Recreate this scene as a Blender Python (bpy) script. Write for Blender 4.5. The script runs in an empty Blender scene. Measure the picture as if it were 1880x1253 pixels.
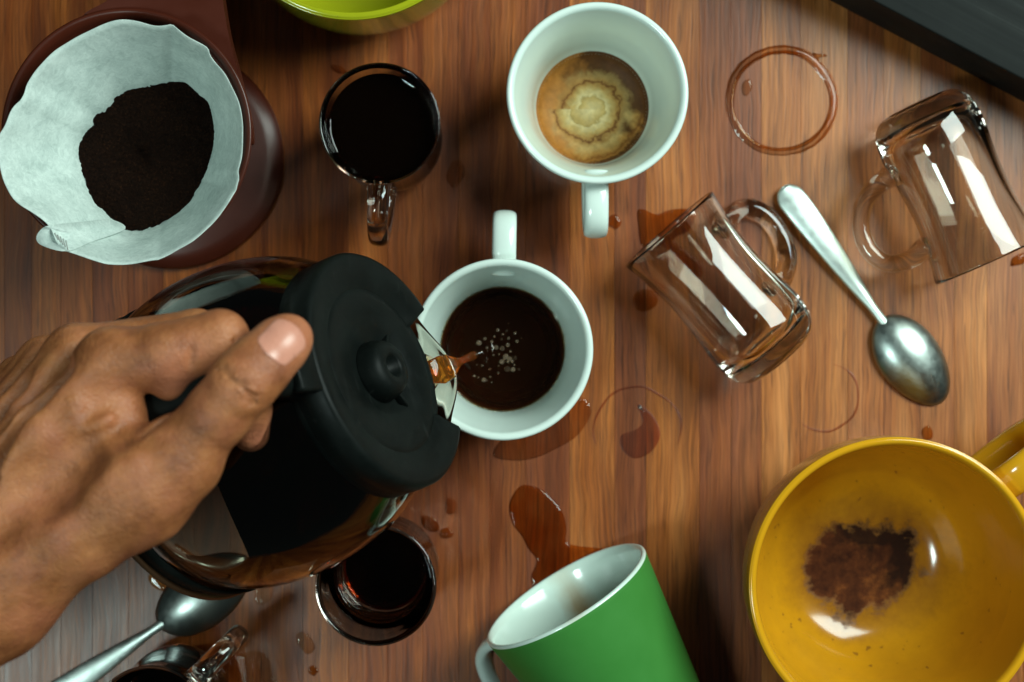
import bpy, bmesh, math, random
import numpy as np
from mathutils import Vector, Matrix, noise
from mathutils.geometry import tessellate_polygon
from mathutils.bvhtree import BVHTree

random.seed(7)
S = bpy.context.scene
C = S.collection
PI = math.pi
H = 90.0            # camera height above the table, cm (geometry below is written in cm)
FPX = 3384.0        # focal length in photo pixels
CX, CY = 940.0, 626.5

# ------------------------------------------------------------------ camera, world, lamps, exposure
cam_d = bpy.data.cameras.new('camera')
cam = bpy.data.objects.new('camera', cam_d); C.objects.link(cam)
cam.location = (0, 0, H/100)
cam_d.sensor_width = 36.0
cam_d.lens = 36.0*FPX/1880.0
cam_d.clip_start = 0.02; cam_d.clip_end = 20
cam_d.dof.use_dof = True
cam_d.dof.focus_distance = 0.80
cam_d.dof.aperture_fstop = 7.5
S.camera = cam

w = bpy.data.worlds.new('World'); S.world = w; w.use_nodes = True
bg = w.node_tree.nodes['Background']
bg.inputs[0].default_value = (0.75, 0.95, 0.9, 1); bg.inputs[1].default_value = 0.022

def area(name, loc, target, sx, sy, power, col):
    l = bpy.data.lights.new(name, 'AREA'); l.shape = 'RECTANGLE'; l.size = sx; l.size_y = sy
    l.energy = power; l.color = col
    o = bpy.data.objects.new(name, l); C.objects.link(o); o.location = loc
    o.rotation_euler = (Vector(target)-Vector(loc)).to_track_quat('-Z', 'Y').to_euler()
    return o
area('window_light', (0.74, 0.48, 0.95), (0.0, 0.0, 0.03), 0.50, 0.84, 23.0, (0.84, 1.0, 0.925))
area('ceiling_lamp_light', (-0.66, -0.46, 1.55), (-0.1, -0.1, 0), 0.25, 0.25, 9.0, (0.78, 1.0, 0.95))

S.view_settings.view_transform = 'Standard'
S.view_settings.look = 'None'
S.view_settings.exposure = 0.0
S.view_settings.gamma = 1.0
S.cycles.max_bounces = 18; S.cycles.transmission_bounces = 16; S.cycles.glossy_bounces = 8
S.cycles.transparent_max_bounces = 16
S.cycles.use_denoising = True
S.cycles.sample_clamp_indirect = 6.0
S.cycles.blur_glossy = 0.3

# ------------------------------------------------------------------ helpers
def P(px, py, z=0.0):
    """world point in cm that stands at height z where the photo shows (px, py)"""
    k = (H-z)/FPX
    return Vector(((px-CX)*k, (CY-py)*k, z))

def mesh_obj(name, verts, faces, mats, parent=None, midx=None, smooth=True, scale=0.01):
    me = bpy.data.meshes.new(name)
    v = np.asarray(verts, dtype=float)*scale
    me.from_pydata(v.tolist(), [], faces)
    if not isinstance(mats, (list, tuple)): mats = [mats]
    for m in mats: me.materials.append(m)
    if midx is not None: me.polygons.foreach_set('material_index', midx)
    me.polygons.foreach_set('use_smooth', [smooth]*len(me.polygons))
    me.update()
    o = bpy.data.objects.new(name, me); C.objects.link(o)
    if parent is not None: o.parent = parent
    return o

def bm_obj(name, bm, mats, parent=None, smooth=True, scale=0.01):
    me = bpy.data.meshes.new(name)
    if scale != 1: bmesh.ops.scale(bm, vec=(scale,)*3, verts=bm.verts)
    bmesh.ops.recalc_face_normals(bm, faces=bm.faces)
    bm.to_mesh(me); bm.free()
    if not isinstance(mats, (list, tuple)): mats = [mats]
    for m in mats: me.materials.append(m)
    me.polygons.foreach_set('use_smooth', [smooth]*len(me.polygons)); me.update()
    o = bpy.data.objects.new(name, me); C.objects.link(o)
    if parent is not None: o.parent = parent
    return o

def tag(o, label, cat, group=None, kind=None):
    o['label'] = label; o['category'] = cat
    if group: o['group'] = group
    if kind: o['kind'] = kind
    return o

def thing(name, label, cat, loc=(0,0,0), rot=None, group=None):
    o = bpy.data.objects.new(name, None); C.objects.link(o)
    o.empty_display_size = 0.02
    o.location = Vector(loc)*0.01
    if rot is not None:
        o.rotation_mode = 'QUATERNION'; o.rotation_quaternion = rot
    return tag(o, label, cat, group)

def copy_thing(o, label, loc, rot):
    r = o.copy(); C.objects.link(r); r.location = Vector(loc)*0.01
    r.rotation_mode = 'QUATERNION'; r.rotation_quaternion = rot
    r['label'] = label
    for ch in list(o.children):
        c = ch.copy(); C.objects.link(c); c.parent = r
        for g in list(ch.children):
            d = g.copy(); C.objects.link(d); d.parent = c
    return r

def rotz(a): return Matrix.Rotation(a, 3, 'Z').to_quaternion()
def frame_rot(zdir, xdir):
    z = Vector(zdir).normalized(); x = Vector(xdir); x = (x - z*x.dot(z)).normalized(); y = z.cross(x)
    return Matrix((x, y, z)).transposed().to_quaternion()

def smooth_profile(pts, n=6, closed=False):
    """Catmull-Rom through points"""
    pts = [Vector(p) for p in pts]; out = []
    L = len(pts)
    rng = range(L if closed else L-1)
    for i in rng:
        if closed: a, b, c, d = pts[(i-1)%L], pts[i], pts[(i+1)%L], pts[(i+2)%L]
        else:
            b, c = pts[i], pts[i+1]
            a = pts[i-1] if i else b*2-c
            d = pts[i+2] if i+2 < L else c*2-b
        for k in range(n):
            t = k/n
            out.append(0.5*((2*b)+(c-a)*t+(2*a-5*b+4*c-d)*t*t+(3*b-a-3*c+d)*t**3))
    if not closed: out.append(pts[-1])
    return out

def lathe(name, prof, mats, parent=None, n=96, matfn=None, radfn=None, close=False):
    """prof: (r, z) from one end to the other; r == 0 closes with a pole; close joins last ring to first"""
    verts, rings, faces, mi = [], [], [], []
    for (r, z) in prof:
        if r < 1e-6:
            rings.append([len(verts)]); verts.append((0, 0, z))
        else:
            ids = []
            for i in range(n):
                a = 2*PI*i/n
                rr, zz = (r, z) if radfn is None else radfn(r, z, a)
                ids.append(len(verts)); verts.append((rr*math.cos(a), rr*math.sin(a), zz))
            rings.append(ids)
    seq = list(range(len(rings)-1))
    pairs = [(k, k+1) for k in seq] + ([(len(rings)-1, 0)] if close else [])
    for (k, l) in pairs:
        A, B = rings[k], rings[l]
        m = matfn(k) if matfn else 0
        for i in range(n):
            j = (i+1) % n
            if len(A) == 1 and len(B) == 1: continue
            if len(A) == 1: f = (A[0], B[j], B[i])
            elif len(B) == 1: f = (A[i], A[j], B[0])
            else: f = (A[i], A[j], B[j], B[i])
            faces.append(f); mi.append(m)
    o = mesh_obj(name, verts, faces, mats, parent, mi)
    bm = bmesh.new(); bm.from_mesh(o.data); bmesh.ops.recalc_face_normals(bm, faces=bm.faces); bm.to_mesh(o.data); bm.free()
    return o

def tube_geo(path, rad, up=(0,0,1), n=16, cap=True):
    """path: list of Vectors; rad: list of (a along side, b along up) half sizes; superellipse section"""
    path = [Vector(p) for p in path]; verts, faces = [], []
    up = Vector(up)
    for i, p in enumerate(path):
        t = (path[min(i+1, len(path)-1)]-path[max(i-1, 0)]).normalized()
        side = t.cross(up)
        if side.length < 1e-4: side = Vector((1, 0, 0))
        side.normalize(); u = side.cross(t).normalized()
        a, b = rad[i] if isinstance(rad, list) else rad
        for k in range(n):
            th = 2*PI*k/n; c, s = math.cos(th), math.sin(th)
            e = 0.8
            verts.append(p + side*(a*math.copysign(abs(c)**e, c)) + u*(b*math.copysign(abs(s)**e, s)))
    m = len(path)
    for i in range(m-1):
        for k in range(n):
            faces.append((i*n+k, i*n+(k+1) % n, (i+1)*n+(k+1) % n, (i+1)*n+k))
    if cap:
        faces.append(tuple(range(n))[::-1]); faces.append(tuple((m-1)*n+k for k in range(n)))
    return verts, faces
def tube(name, path, rad, mat, parent=None, up=(0,0,1), n=16):
    v, f = tube_geo(path, rad, up, n)
    o = mesh_obj(name, v, f, mat, parent)
    bm = bmesh.new(); bm.from_mesh(o.data); bmesh.ops.recalc_face_normals(bm, faces=bm.faces); bm.to_mesh(o.data); bm.free()
    return o

# ------------------------------------------------------------------ materials
class NT:
    def __init__(s, name):
        s.m = bpy.data.materials.new(name); s.m.use_nodes = True
        s.t = s.m.node_tree; s.n = s.t.nodes; s.b = s.n['Principled BSDF']; s.out = s.n['Material Output']
    def add(s, typ, **kw):
        x = s.n.new(typ)
        for k, v in kw.items(): setattr(x, k, v)
        return x
    def link(s, a, b): s.t.links.new(a, b)
    def val(s, sock, v): sock.default_value = v
    def noise(s, vec, scale, detail=4, rough=0.6, dist=0.0):
        x = s.add('ShaderNodeTexNoise'); x.inputs['Scale'].default_value = scale; x.inputs['Detail'].default_value = detail
        x.inputs['Roughness'].default_value = rough; x.inputs['Distortion'].default_value = dist
        if vec is not None: s.link(vec, x.inputs['Vector'])
        return x.outputs['Fac']
    def ramp(s, fac, stops, interp='LINEAR'):
        x = s.add('ShaderNodeValToRGB'); x.color_ramp.interpolation = interp
        e = x.color_ramp.elements
        while len(e) < len(stops): e.new(0.5)
        for i, (p, c) in enumerate(stops):
            e[i].position = p; e[i].color = (c, c, c, 1) if isinstance(c, (int, float)) else tuple(c)+(1,)
        s.link(fac, x.inputs[0]); return x.outputs[0]
    def math(s, op, a, b=None, clamp=False):
        x = s.add('ShaderNodeMath', operation=op, use_clamp=clamp)
        for i, q in enumerate((a, b)):
            if q is None: continue
            if isinstance(q, (int, float)): x.inputs[i].default_value = q
            else: s.link(q, x.inputs[i])
        return x.outputs[0]
    def mix(s, fac, a, b, mode='MIX'):
        x = s.add('ShaderNodeMix', data_type='RGBA', blend_type=mode)
        for sock, q in ((x.inputs[0], fac), (x.inputs[6], a), (x.inputs[7], b)):
            if isinstance(q, (int, float)): sock.default_value = q
            elif isinstance(q, tuple): sock.default_value = q if len(q) == 4 else q+(1,)
            else: s.link(q, sock)
        return x.outputs[2]
    def mapping(s, vec, scale=(1,1,1), loc=(0,0,0)):
        x = s.add('ShaderNodeMapping'); x.inputs['Scale'].default_value = scale; x.inputs['Location'].default_value = loc
        s.link(vec, x.inputs['Vector']); return x.outputs[0]
    def bump(s, h, strength, dist=0.001):
        x = s.add('ShaderNodeBump'); x.inputs['Strength'].default_value = strength; x.inputs['Distance'].default_value = dist
        s.link(h, x.inputs['Height']); s.link(x.outputs[0], s.b.inputs['Normal']); return x.outputs[0]
    def obj(s): return s.add('ShaderNodeTexCoord').outputs['Object']
    def pos(s): return s.add('ShaderNodeNewGeometry').outputs['Position']

def pbr(name, col, rough=0.4, metal=0.0, coat=0.0, spec=0.5, sss=0.0, bump=None, mottle=0.0, mscale=60):
    t = NT(name); b = t.b
    b.inputs['Base Color'].default_value = tuple(col)+(1,)
    b.inputs['Roughness'].default_value = rough; b.inputs['Metallic'].default_value = metal
    b.inputs['Coat Weight'].default_value = coat; b.inputs['Coat Roughness'].default_value = 0.06
    b.inputs['Specular IOR Level'].default_value = spec
    if sss:
        b.inputs['Subsurface Weight'].default_value = sss; b.inputs['Subsurface Radius'].default_value = (0.004, 0.003, 0.0025)
        b.inputs['Subsurface Scale'].default_value = 1.0
    if mottle:
        f = t.noise(t.obj(), mscale, 5)
        d = tuple(c*(1-mottle) for c in col); l = tuple(min(1, c*(1+mottle)) for c in col)
        t.link(t.ramp(f, [(0.3, d), (0.7, l)]), b.inputs['Base Color'])
        t.link(t.ramp(f, [(0.3, max(0.02, rough*0.85)), (0.7, min(1, rough*1.2))]), b.inputs['Roughness'])
    if bump: t.bump(t.noise(t.obj(), bump[0], 5), bump[1], bump[2])
    return t.m

def glass_mat(name, col=(0.96, 0.95, 0.92), ior=1.47):
    t = NT(name); b = t.b
    b.inputs['Base Color'].default_value = tuple(col)+(1,)
    b.inputs['Roughness'].default_value = 0.0; b.inputs['IOR'].default_value = ior
    b.inputs['Transmission Weight'].default_value = 1.0
    return t.m

def wet_mat(name, tint, gloss=0.02, nscale=40, var=0.35):
    """thin film of liquid: tinted clear body under a mirror-smooth surface"""
    t = NT(name); t.n.remove(t.b)
    tr = t.add('ShaderNodeBsdfTransparent'); gl = t.add('ShaderNodeBsdfGlossy'); gl.inputs['Roughness'].default_value = gloss
    f = t.noise(t.pos(), nscale, 3)
    a = tuple(c**(1-var) for c in tint); d = tuple(c**(1+var) for c in tint)
    t.link(t.ramp(f, [(0.3, a), (0.7, d)]), tr.inputs[0])
    fr = t.add('ShaderNodeFresnel'); fr.inputs[0].default_value = 1.36
    mx = t.add('ShaderNodeMixShader'); t.link(fr.outputs[0], mx.inputs[0]); t.link(tr.outputs[0], mx.inputs[1]); t.link(gl.outputs[0], mx.inputs[2])
    t.link(mx.outputs[0], t.out.inputs['Surface'])
    return t.m

def coffee_mat(name, dens=620, col=(0.80, 0.36, 0.10), body=None, haze=0.0):
    t = NT(name); b = t.b
    b.inputs['Base Color'].default_value = (1, 1, 1, 1); b.inputs['Roughness'].default_value = 0.0
    b.inputs['IOR'].default_value = 1.34; b.inputs['Transmission Weight'].default_value = 1.0
    if body:
        b.inputs['Base Color'].default_value = body+(1,); b.inputs['Transmission Weight'].default_value = 0.93
    if haze:
        df = t.add('ShaderNodeBsdfDiffuse'); df.inputs[0].default_value = (0.15, 0.050, 0.018, 1)
        mx = t.add('ShaderNodeMixShader'); mx.inputs[0].default_value = haze
        t.link(b.outputs[0], mx.inputs[1]); t.link(df.outputs[0], mx.inputs[2]); t.link(mx.outputs[0], t.out.inputs['Surface'])
    v = t.add('ShaderNodeVolumeAbsorption'); v.inputs['Color'].default_value = tuple(col)+(1,); v.inputs['Density'].default_value = dens
    t.link(v.outputs[0], t.out.inputs['Volume'])
    return t.m

# wood: the tone of each stave comes from its object colour
def wood_mat():
    t = NT('oiled_wood'); b = t.b
    oi = t.add('ShaderNodeObjectInfo')
    off = t.add('ShaderNodeCombineXYZ'); t.link(t.math('MULTIPLY', oi.outputs['Random'], 7.3), off.inputs[1]); t.link(t.math('MULTIPLY', oi.outputs['Random'], 3.1), off.inputs[2])
    va = t.add('ShaderNodeVectorMath', operation='ADD'); t.link(t.pos(), va.inputs[0]); t.link(off.outputs[0], va.inputs[1])
    v = va.outputs[0]
    wav = t.noise(t.mapping(v, (14, 9, 1)), 1.0, 3)             # slow drift that bends the grain
    sx = t.add('ShaderNodeSeparateXYZ'); t.link(v, sx.inputs[0])
    bx = t.math('ADD', sx.outputs[0], t.math('MULTIPLY', wav, 0.012))
    cv = t.add('ShaderNodeCombineXYZ'); t.link(bx, cv.inputs[0]); t.link(sx.outputs[1], cv.inputs[1]); t.link(sx.outputs[2], cv.inputs[2])
    g = cv.outputs[0]
    broad = t.noise(t.mapping(g, (70, 6.0, 1)), 1.0, 5, 0.62)
    mid = t.noise(t.mapping(g, (320, 13, 1)), 1.0, 4, 0.65)
    fine = t.noise(t.mapping(g, (1100, 24, 1)), 1.0, 3, 0.6)
    pore = t.noise(t.mapping(g, (900, 42, 1)), 1.0, 2, 0.5)
    blotch = t.noise(t.mapping(v, (16, 7, 1)), 1.0, 3)
    tone = t.math('ADD', t.math('MULTIPLY', broad, 1.05), t.math('MULTIPLY', mid, 0.24))
    tone = t.math('ADD', tone, t.math('MULTIPLY', blotch, 0.40))
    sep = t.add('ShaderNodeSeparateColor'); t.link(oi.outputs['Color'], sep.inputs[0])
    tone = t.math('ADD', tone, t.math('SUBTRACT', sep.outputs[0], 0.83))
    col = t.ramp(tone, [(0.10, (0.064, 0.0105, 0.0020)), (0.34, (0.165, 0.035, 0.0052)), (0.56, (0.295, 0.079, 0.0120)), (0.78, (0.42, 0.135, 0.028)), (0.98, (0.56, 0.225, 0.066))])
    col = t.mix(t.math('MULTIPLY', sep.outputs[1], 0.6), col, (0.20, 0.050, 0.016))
    col = t.mix(t.math('MULTIPLY', sep.outputs[2], 0.55), col, t.mix(1.0, col, (1.32, 1.75, 2.6, 1), 'MULTIPLY'))  # pale factor: sheen on the table painted into the wood colour
    finec = t.ramp(fine, [(0.34, 0.50), (0.64, 1.20)])
    col = t.mix(0.75, col, finec, 'MULTIPLY')
    porec = t.ramp(pore, [(0.31, 0.30), (0.40, 1.0)])
    col = t.mix(0.55, col, porec, 'MULTIPLY')
    t.link(col, b.inputs['Base Color'])
    t.link(t.ramp(mid, [(0.3, 0.31), (0.7, 0.40)]), b.inputs['Roughness'])
    b.inputs['Specular IOR Level'].default_value = 0.38
    hgt = t.math('ADD', t.math('MULTIPLY', fine, 0.5), t.math('MULTIPLY', pore, 0.5))
    t.bump(hgt, 0.16, 0.0006)
    return t.m

M = {}
M['wood'] = wood_mat()
M['under'] = pbr('table_core', (0.05, 0.02, 0.01), 0.7)
M['ceramic'] = pbr('white_glaze', (0.66, 0.77, 0.72), 0.16, coat=0.3, mottle=0.02, mscale=25)
M['glass'] = glass_mat('clear_glass', (0.87, 0.82, 0.75), 1.50)
M['carafe_glass'] = glass_mat('carafe_glass', (0.64, 0.61, 0.54))
M['coffee'] = coffee_mat('black_coffee', 900, (0.88, 0.62, 0.10))
M['cup_coffee'] = coffee_mat('fresh_coffee', 620, (0.82, 0.60, 0.16), haze=0.06)
M['deep_coffee'] = coffee_mat('strong_coffee', 3200, (0.80, 0.45, 0.12), haze=0.01)
M['thin_coffee'] = coffee_mat('poured_coffee', 420, (0.94, 0.70, 0.10), (0.85, 0.34, 0.05))
M['puddle'] = wet_mat('spilled_coffee', (0.83, 0.58, 0.29))
M['ring_edge'] = wet_mat('ring_edge', (0.89, 0.67, 0.42), 0.05)
M['pale_puddle'] = wet_mat('thin_spill', (0.92, 0.78, 0.62))
M['dried'] = wet_mat('dried_coffee', (0.84, 0.64, 0.48), 0.35)
M['black'] = pbr('black_plastic', (0.004, 0.0055, 0.005), 0.46, spec=0.07, bump=(900, 0.05, 0.0004), mottle=0.2, mscale=90)
def scuffed(name):
    t = NT(name); b = t.b; v = t.obj()
    n = t.noise(v, 70, 5, 0.65); sc = t.noise(t.mapping(v, (900, 60, 300), (0.3, 0, 0)), 1.0, 2)
    dust = t.ramp(t.noise(v, 1500, 2), [(0.70, 0.0), (0.76, 0.6)])
    c = t.mix(dust, t.ramp(n, [(0.3, (0.0032, 0.0045, 0.0042)), (0.7, (0.0060, 0.0080, 0.0072))]), (0.07, 0.075, 0.07))
    t.link(t.mix(t.ramp(sc, [(0.66, 0.0), (0.74, 0.5)]), c, (0.02, 0.022, 0.021)), b.inputs['Base Color'])
    t.link(t.ramp(n, [(0.3, 0.36), (0.7, 0.55)]), b.inputs['Roughness']); b.inputs['Specular IOR Level'].default_value = 0.10
    t.bump(t.noise(v, 900, 4), 0.06, 0.0004)
    return t.m
M['black'] = scuffed('scuffed_black_plastic')
M['hole'] = pbr('dark_socket', (0.004, 0.004, 0.004), 0.6)
M['brown'] = pbr('brown_plastic', (0.060, 0.011, 0.005), 0.33, spec=0.35, mottle=0.12, mscale=30)
M['steel'] = pbr('brushed_steel', (0.32, 0.37, 0.35), 0.33, metal=1.0, mottle=0.04, mscale=300)
M['satin'] = pbr('satin_steel', (0.66, 0.76, 0.72), 0.44, metal=1.0, mottle=0.05, mscale=200)
M['green'] = pbr('green_matt_glaze', (0.042, 0.20, 0.034), 0.45, spec=0.3, mottle=0.05, mscale=40)
M['lime'] = pbr('lime_glaze', (0.33, 0.35, 0.010), 0.14, coat=0.4, mottle=0.04, mscale=30)
M['bronze'] = pbr('bronze_trim', (0.10, 0.05, 0.025), 0.3, metal=0.5)

def board_mat():
    t = NT('black_stained_wood'); b = t.b
    v = t.obj()
    f = t.noise(t.mapping(v, (3, 160, 20)), 1.0, 5); g = t.noise(v, 25, 4)
    c = t.math('ADD', t.math('MULTIPLY', f, 0.7), t.math('MULTIPLY', g, 0.3))
    t.link(t.ramp(c, [(0.35, (0.006, 0.007, 0.007)), (0.62, (0.014, 0.016, 0.0155)), (0.75, (0.030, 0.033, 0.032))]), b.inputs['Base Color'])
    b.inputs['Roughness'].default_value = 0.55; b.inputs['Specular IOR Level'].default_value = 0.10
    t.bump(f, 0.15, 0.0006)
    return t.m
M['board'] = board_mat()

def yellow_mat():
    t = NT('yellow_glaze'); b = t.b
    v = t.obj()
    sx = t.add('ShaderNodeSeparateXYZ'); t.link(v, sx.inputs[0])
    r = t.add('ShaderNodeVectorMath', operation='LENGTH')
    flat = t.mapping(v, (17.0, 20.5, 0), (-0.03, 0.03, 0)); t.link(flat, r.inputs[0])
    n1 = t.noise(v, 60, 5, 0.55, 0.2); n2 = t.noise(v, 260, 5, 0.7)
    d = t.math('ADD', r.outputs['Value'], t.math('MULTIPLY', t.math('SUBTRACT', n1, 0.5), 0.62))
    d = t.math('ADD', d, t.math('MULTIPLY', t.math('SUBTRACT', n2, 0.5), 0.20))
    low = t.math('LESS_THAN', sx.outputs[2], 0.055)
    core = t.math('MULTIPLY', t.ramp(d, [(0.43, 1.0), (0.53, 0.0)]), low)
    halo = t.math('MULTIPLY', t.ramp(d, [(0.48, 0.65), (0.80, 0.0)]), low)
    ring = t.math('MULTIPLY', t.ramp(d, [(0.60, 0.0), (0.66, 0.30), (0.72, 0.0)]), low)
    speck = t.ramp(t.noise(v, 240, 2, 0.5), [(0.69, 0.0), (0.74, 0.65)])
    dirt = t.ramp(t.noise(v, 30, 6, 0.7), [(0.42, 0.0), (0.75, 0.30)])
    inside = t.math('LESS_THAN', t.math('ADD', t.math('POWER', sx.outputs[0], 2.0), t.math('POWER', sx.outputs[1], 2.0)), 0.0595**2)
    yel = t.mix(t.noise(v, 18, 3), (0.54, 0.245, 0.006), (0.63, 0.305, 0.011))
    col = t.mix(t.math('MULTIPLY', dirt, inside), yel, (0.22, 0.085, 0.012))
    col = t.mix(t.math('MULTIPLY', t.math('MAXIMUM', t.math('MAXIMUM', halo, ring), speck), inside), col, (0.16, 0.055, 0.014))
    stain = t.ramp(t.noise(v, 70, 6, 0.7), [(0.35, (0.030, 0.008, 0.003)), (0.52, (0.085, 0.024, 0.007)), (0.70, (0.23, 0.075, 0.016))])
    sd = t.math('ADD', t.math('ADD', t.math('MULTIPLY', sx.outputs[1], 22.0), t.math('MULTIPLY', sx.outputs[0], 14.0)), t.math('MULTIPLY', t.math('SUBTRACT', n1, 0.5), 2.2))
    stain = t.mix(t.ramp(sd, [(-0.0, 0.0), (0.32, 0.9)]), stain, (0.014, 0.005, 0.0025))
    col = t.mix(t.math('MULTIPLY', core, inside), col, stain)
    t.link(col, b.inputs['Base Color'])
    rg = t.math('ADD', 0.13, t.math('MULTIPLY', core, 0.45)); t.link(rg, b.inputs['Roughness'])
    t.link(t.math('SUBTRACT', 0.5, t.math('MULTIPLY', core, 0.42)), b.inputs['Specular IOR Level'])
    return t.m
M['yellow'] = yellow_mat()

def latte_mat():
    """dried crema: broken brown rings round a pale foam centre"""
    t = NT('crema_residue'); b = t.b
    v = t.obj()
    n = t.noise(v, 95, 6, 0.62, 0.5); n2 = t.noise(v, 260, 5, 0.65); wv = t.noise(t.mapping(v, (1, 1, 0), (3, 1, 0)), 36, 3, 0.5, 0.8)
    ln = t.add('ShaderNodeVectorMath', operation='LENGTH'); t.link(t.mapping(v, (100, 100, 0), (0.05, -0.05, 0)), ln.inputs[0])
    d = t.math('ADD', ln.outputs['Value'], t.math('MULTIPLY', t.math('SUBTRACT', n, 0.5), 0.85))
    d = t.math('ADD', d, t.math('MULTIPLY', t.math('SUBTRACT', wv, 0.5), 0.8))
    d = t.math('ADD', d, t.math('MULTIPLY', t.math('SUBTRACT', n2, 0.5), 0.22))
    gr_ = t.add('ShaderNodeTexGradient', gradient_type='RADIAL'); t.link(t.mapping(v, (1, 1, 1), (0, 0, 0)), gr_.inputs[0])
    d = t.math('ADD', d, t.math('MULTIPLY', t.math('SUBTRACT', gr_.outputs['Fac'], 0.5), 0.42))
    fold_ = t.noise(t.mapping(v, (1, 1, 0), (0.3, 0.9, 0)), 150, 4, 0.6, 1.5)
    d = t.math('ADD', d, t.math('MULTIPLY', t.math('SUBTRACT', fold_, 0.5), 0.55))
    cream = (0.72, 0.56, 0.28); pale = (0.55, 0.37, 0.13)
    inner = t.ramp(t.math('DIVIDE', d, 3.0), [(0.0, cream), (0.20, pale), (0.235, (0.46, 0.31, 0.10)), (0.27, cream), (0.36, pale), (0.455, (0.40, 0.20, 0.05)), (0.485, (0.13, 0.040, 0.008)),
                     (0.52, (0.42, 0.22, 0.06)), (0.60, (0.56, 0.36, 0.13)), (0.74, (0.48, 0.23, 0.055)), (0.80, (0.26, 0.095, 0.017)), (0.85, (0.42, 0.18, 0.04)), (0.90, (0.10, 0.032, 0.007)), (1.0, (0.24, 0.09, 0.018))])
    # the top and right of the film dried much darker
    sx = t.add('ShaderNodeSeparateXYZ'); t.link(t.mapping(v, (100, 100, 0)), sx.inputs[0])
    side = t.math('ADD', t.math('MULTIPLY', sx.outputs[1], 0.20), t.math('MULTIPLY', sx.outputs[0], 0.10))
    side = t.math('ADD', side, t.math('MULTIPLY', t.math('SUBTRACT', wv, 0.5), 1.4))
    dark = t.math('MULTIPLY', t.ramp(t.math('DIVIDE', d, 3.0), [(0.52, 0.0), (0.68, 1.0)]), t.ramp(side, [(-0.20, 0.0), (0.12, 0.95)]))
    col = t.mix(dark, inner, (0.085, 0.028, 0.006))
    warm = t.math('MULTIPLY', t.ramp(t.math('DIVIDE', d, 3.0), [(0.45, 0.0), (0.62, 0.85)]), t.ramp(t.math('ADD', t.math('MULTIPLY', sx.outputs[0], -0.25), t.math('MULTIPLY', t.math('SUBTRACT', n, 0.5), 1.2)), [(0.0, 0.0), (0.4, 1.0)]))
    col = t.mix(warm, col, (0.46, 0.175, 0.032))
    n3 = t.ramp(n2, [(0.35, 0.60), (0.65, 1.15)])
    col = t.mix(0.6, col, n3, 'MULTIPLY')
    t.link(col, b.inputs['Base Color']); b.inputs['Roughness'].default_value = 0.5; b.inputs['Specular IOR Level'].default_value = 0.15
    t.bump(n, 0.15, 0.001)
    return t.m
M['latte'] = latte_mat()

def paper_mat():
    t = NT('filter_paper'); b = t.b
    v = t.obj()
    f = t.noise(t.mapping(v, (1, 1, 1)), 320, 6, 0.75, 1.2); g = t.noise(v, 90, 5, 0.7)
    c = t.math('ADD', t.math('MULTIPLY', f, 0.6), t.math('MULTIPLY', g, 0.4))
    t.link(t.ramp(c, [(0.36, (0.46, 0.56, 0.53)), (0.60, (0.74, 0.84, 0.80))]), b.inputs['Base Color'])
    b.inputs['Roughness'].default_value = 0.85
    b.inputs['Specular IOR Level'].default_value = 0.2
    t.bump(c, 0.22, 0.0006)
    tl = t.add('ShaderNodeBsdfTranslucent'); tl.inputs[0].default_value = (0.62, 0.66, 0.60, 1)
    mx = t.add('ShaderNodeMixShader'); mx.inputs[0].default_value = 0.2
    t.link(b.outputs[0], mx.inputs[1]); t.link(tl.outputs[0], mx.inputs[2]); t.link(mx.outputs[0], t.out.inputs['Surface'])
    return t.m
M['paper'] = paper_mat()

def grounds_mat():
    t = NT('ground_coffee'); b = t.b
    v = t.obj()
    f = t.noise(v, 900, 4, 0.7); g = t.noise(v, 60, 4)
    c = t.math('ADD', t.math('MULTIPLY', f, 0.75), t.math('MULTIPLY', g, 0.25))
    t.link(t.ramp(c, [(0.34, (0.003, 0.0013, 0.0008)), (0.56, (0.014, 0.0055, 0.0028)), (0.76, (0.060, 0.022, 0.009))]), b.inputs['Base Color'])
    b.inputs['Roughness'].default_value = 0.95; b.inputs['Specular IOR Level'].default_value = 0.08
    t.bump(c, 1.0, 0.003)
    return t.m
M['grounds'] = grounds_mat()

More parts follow.
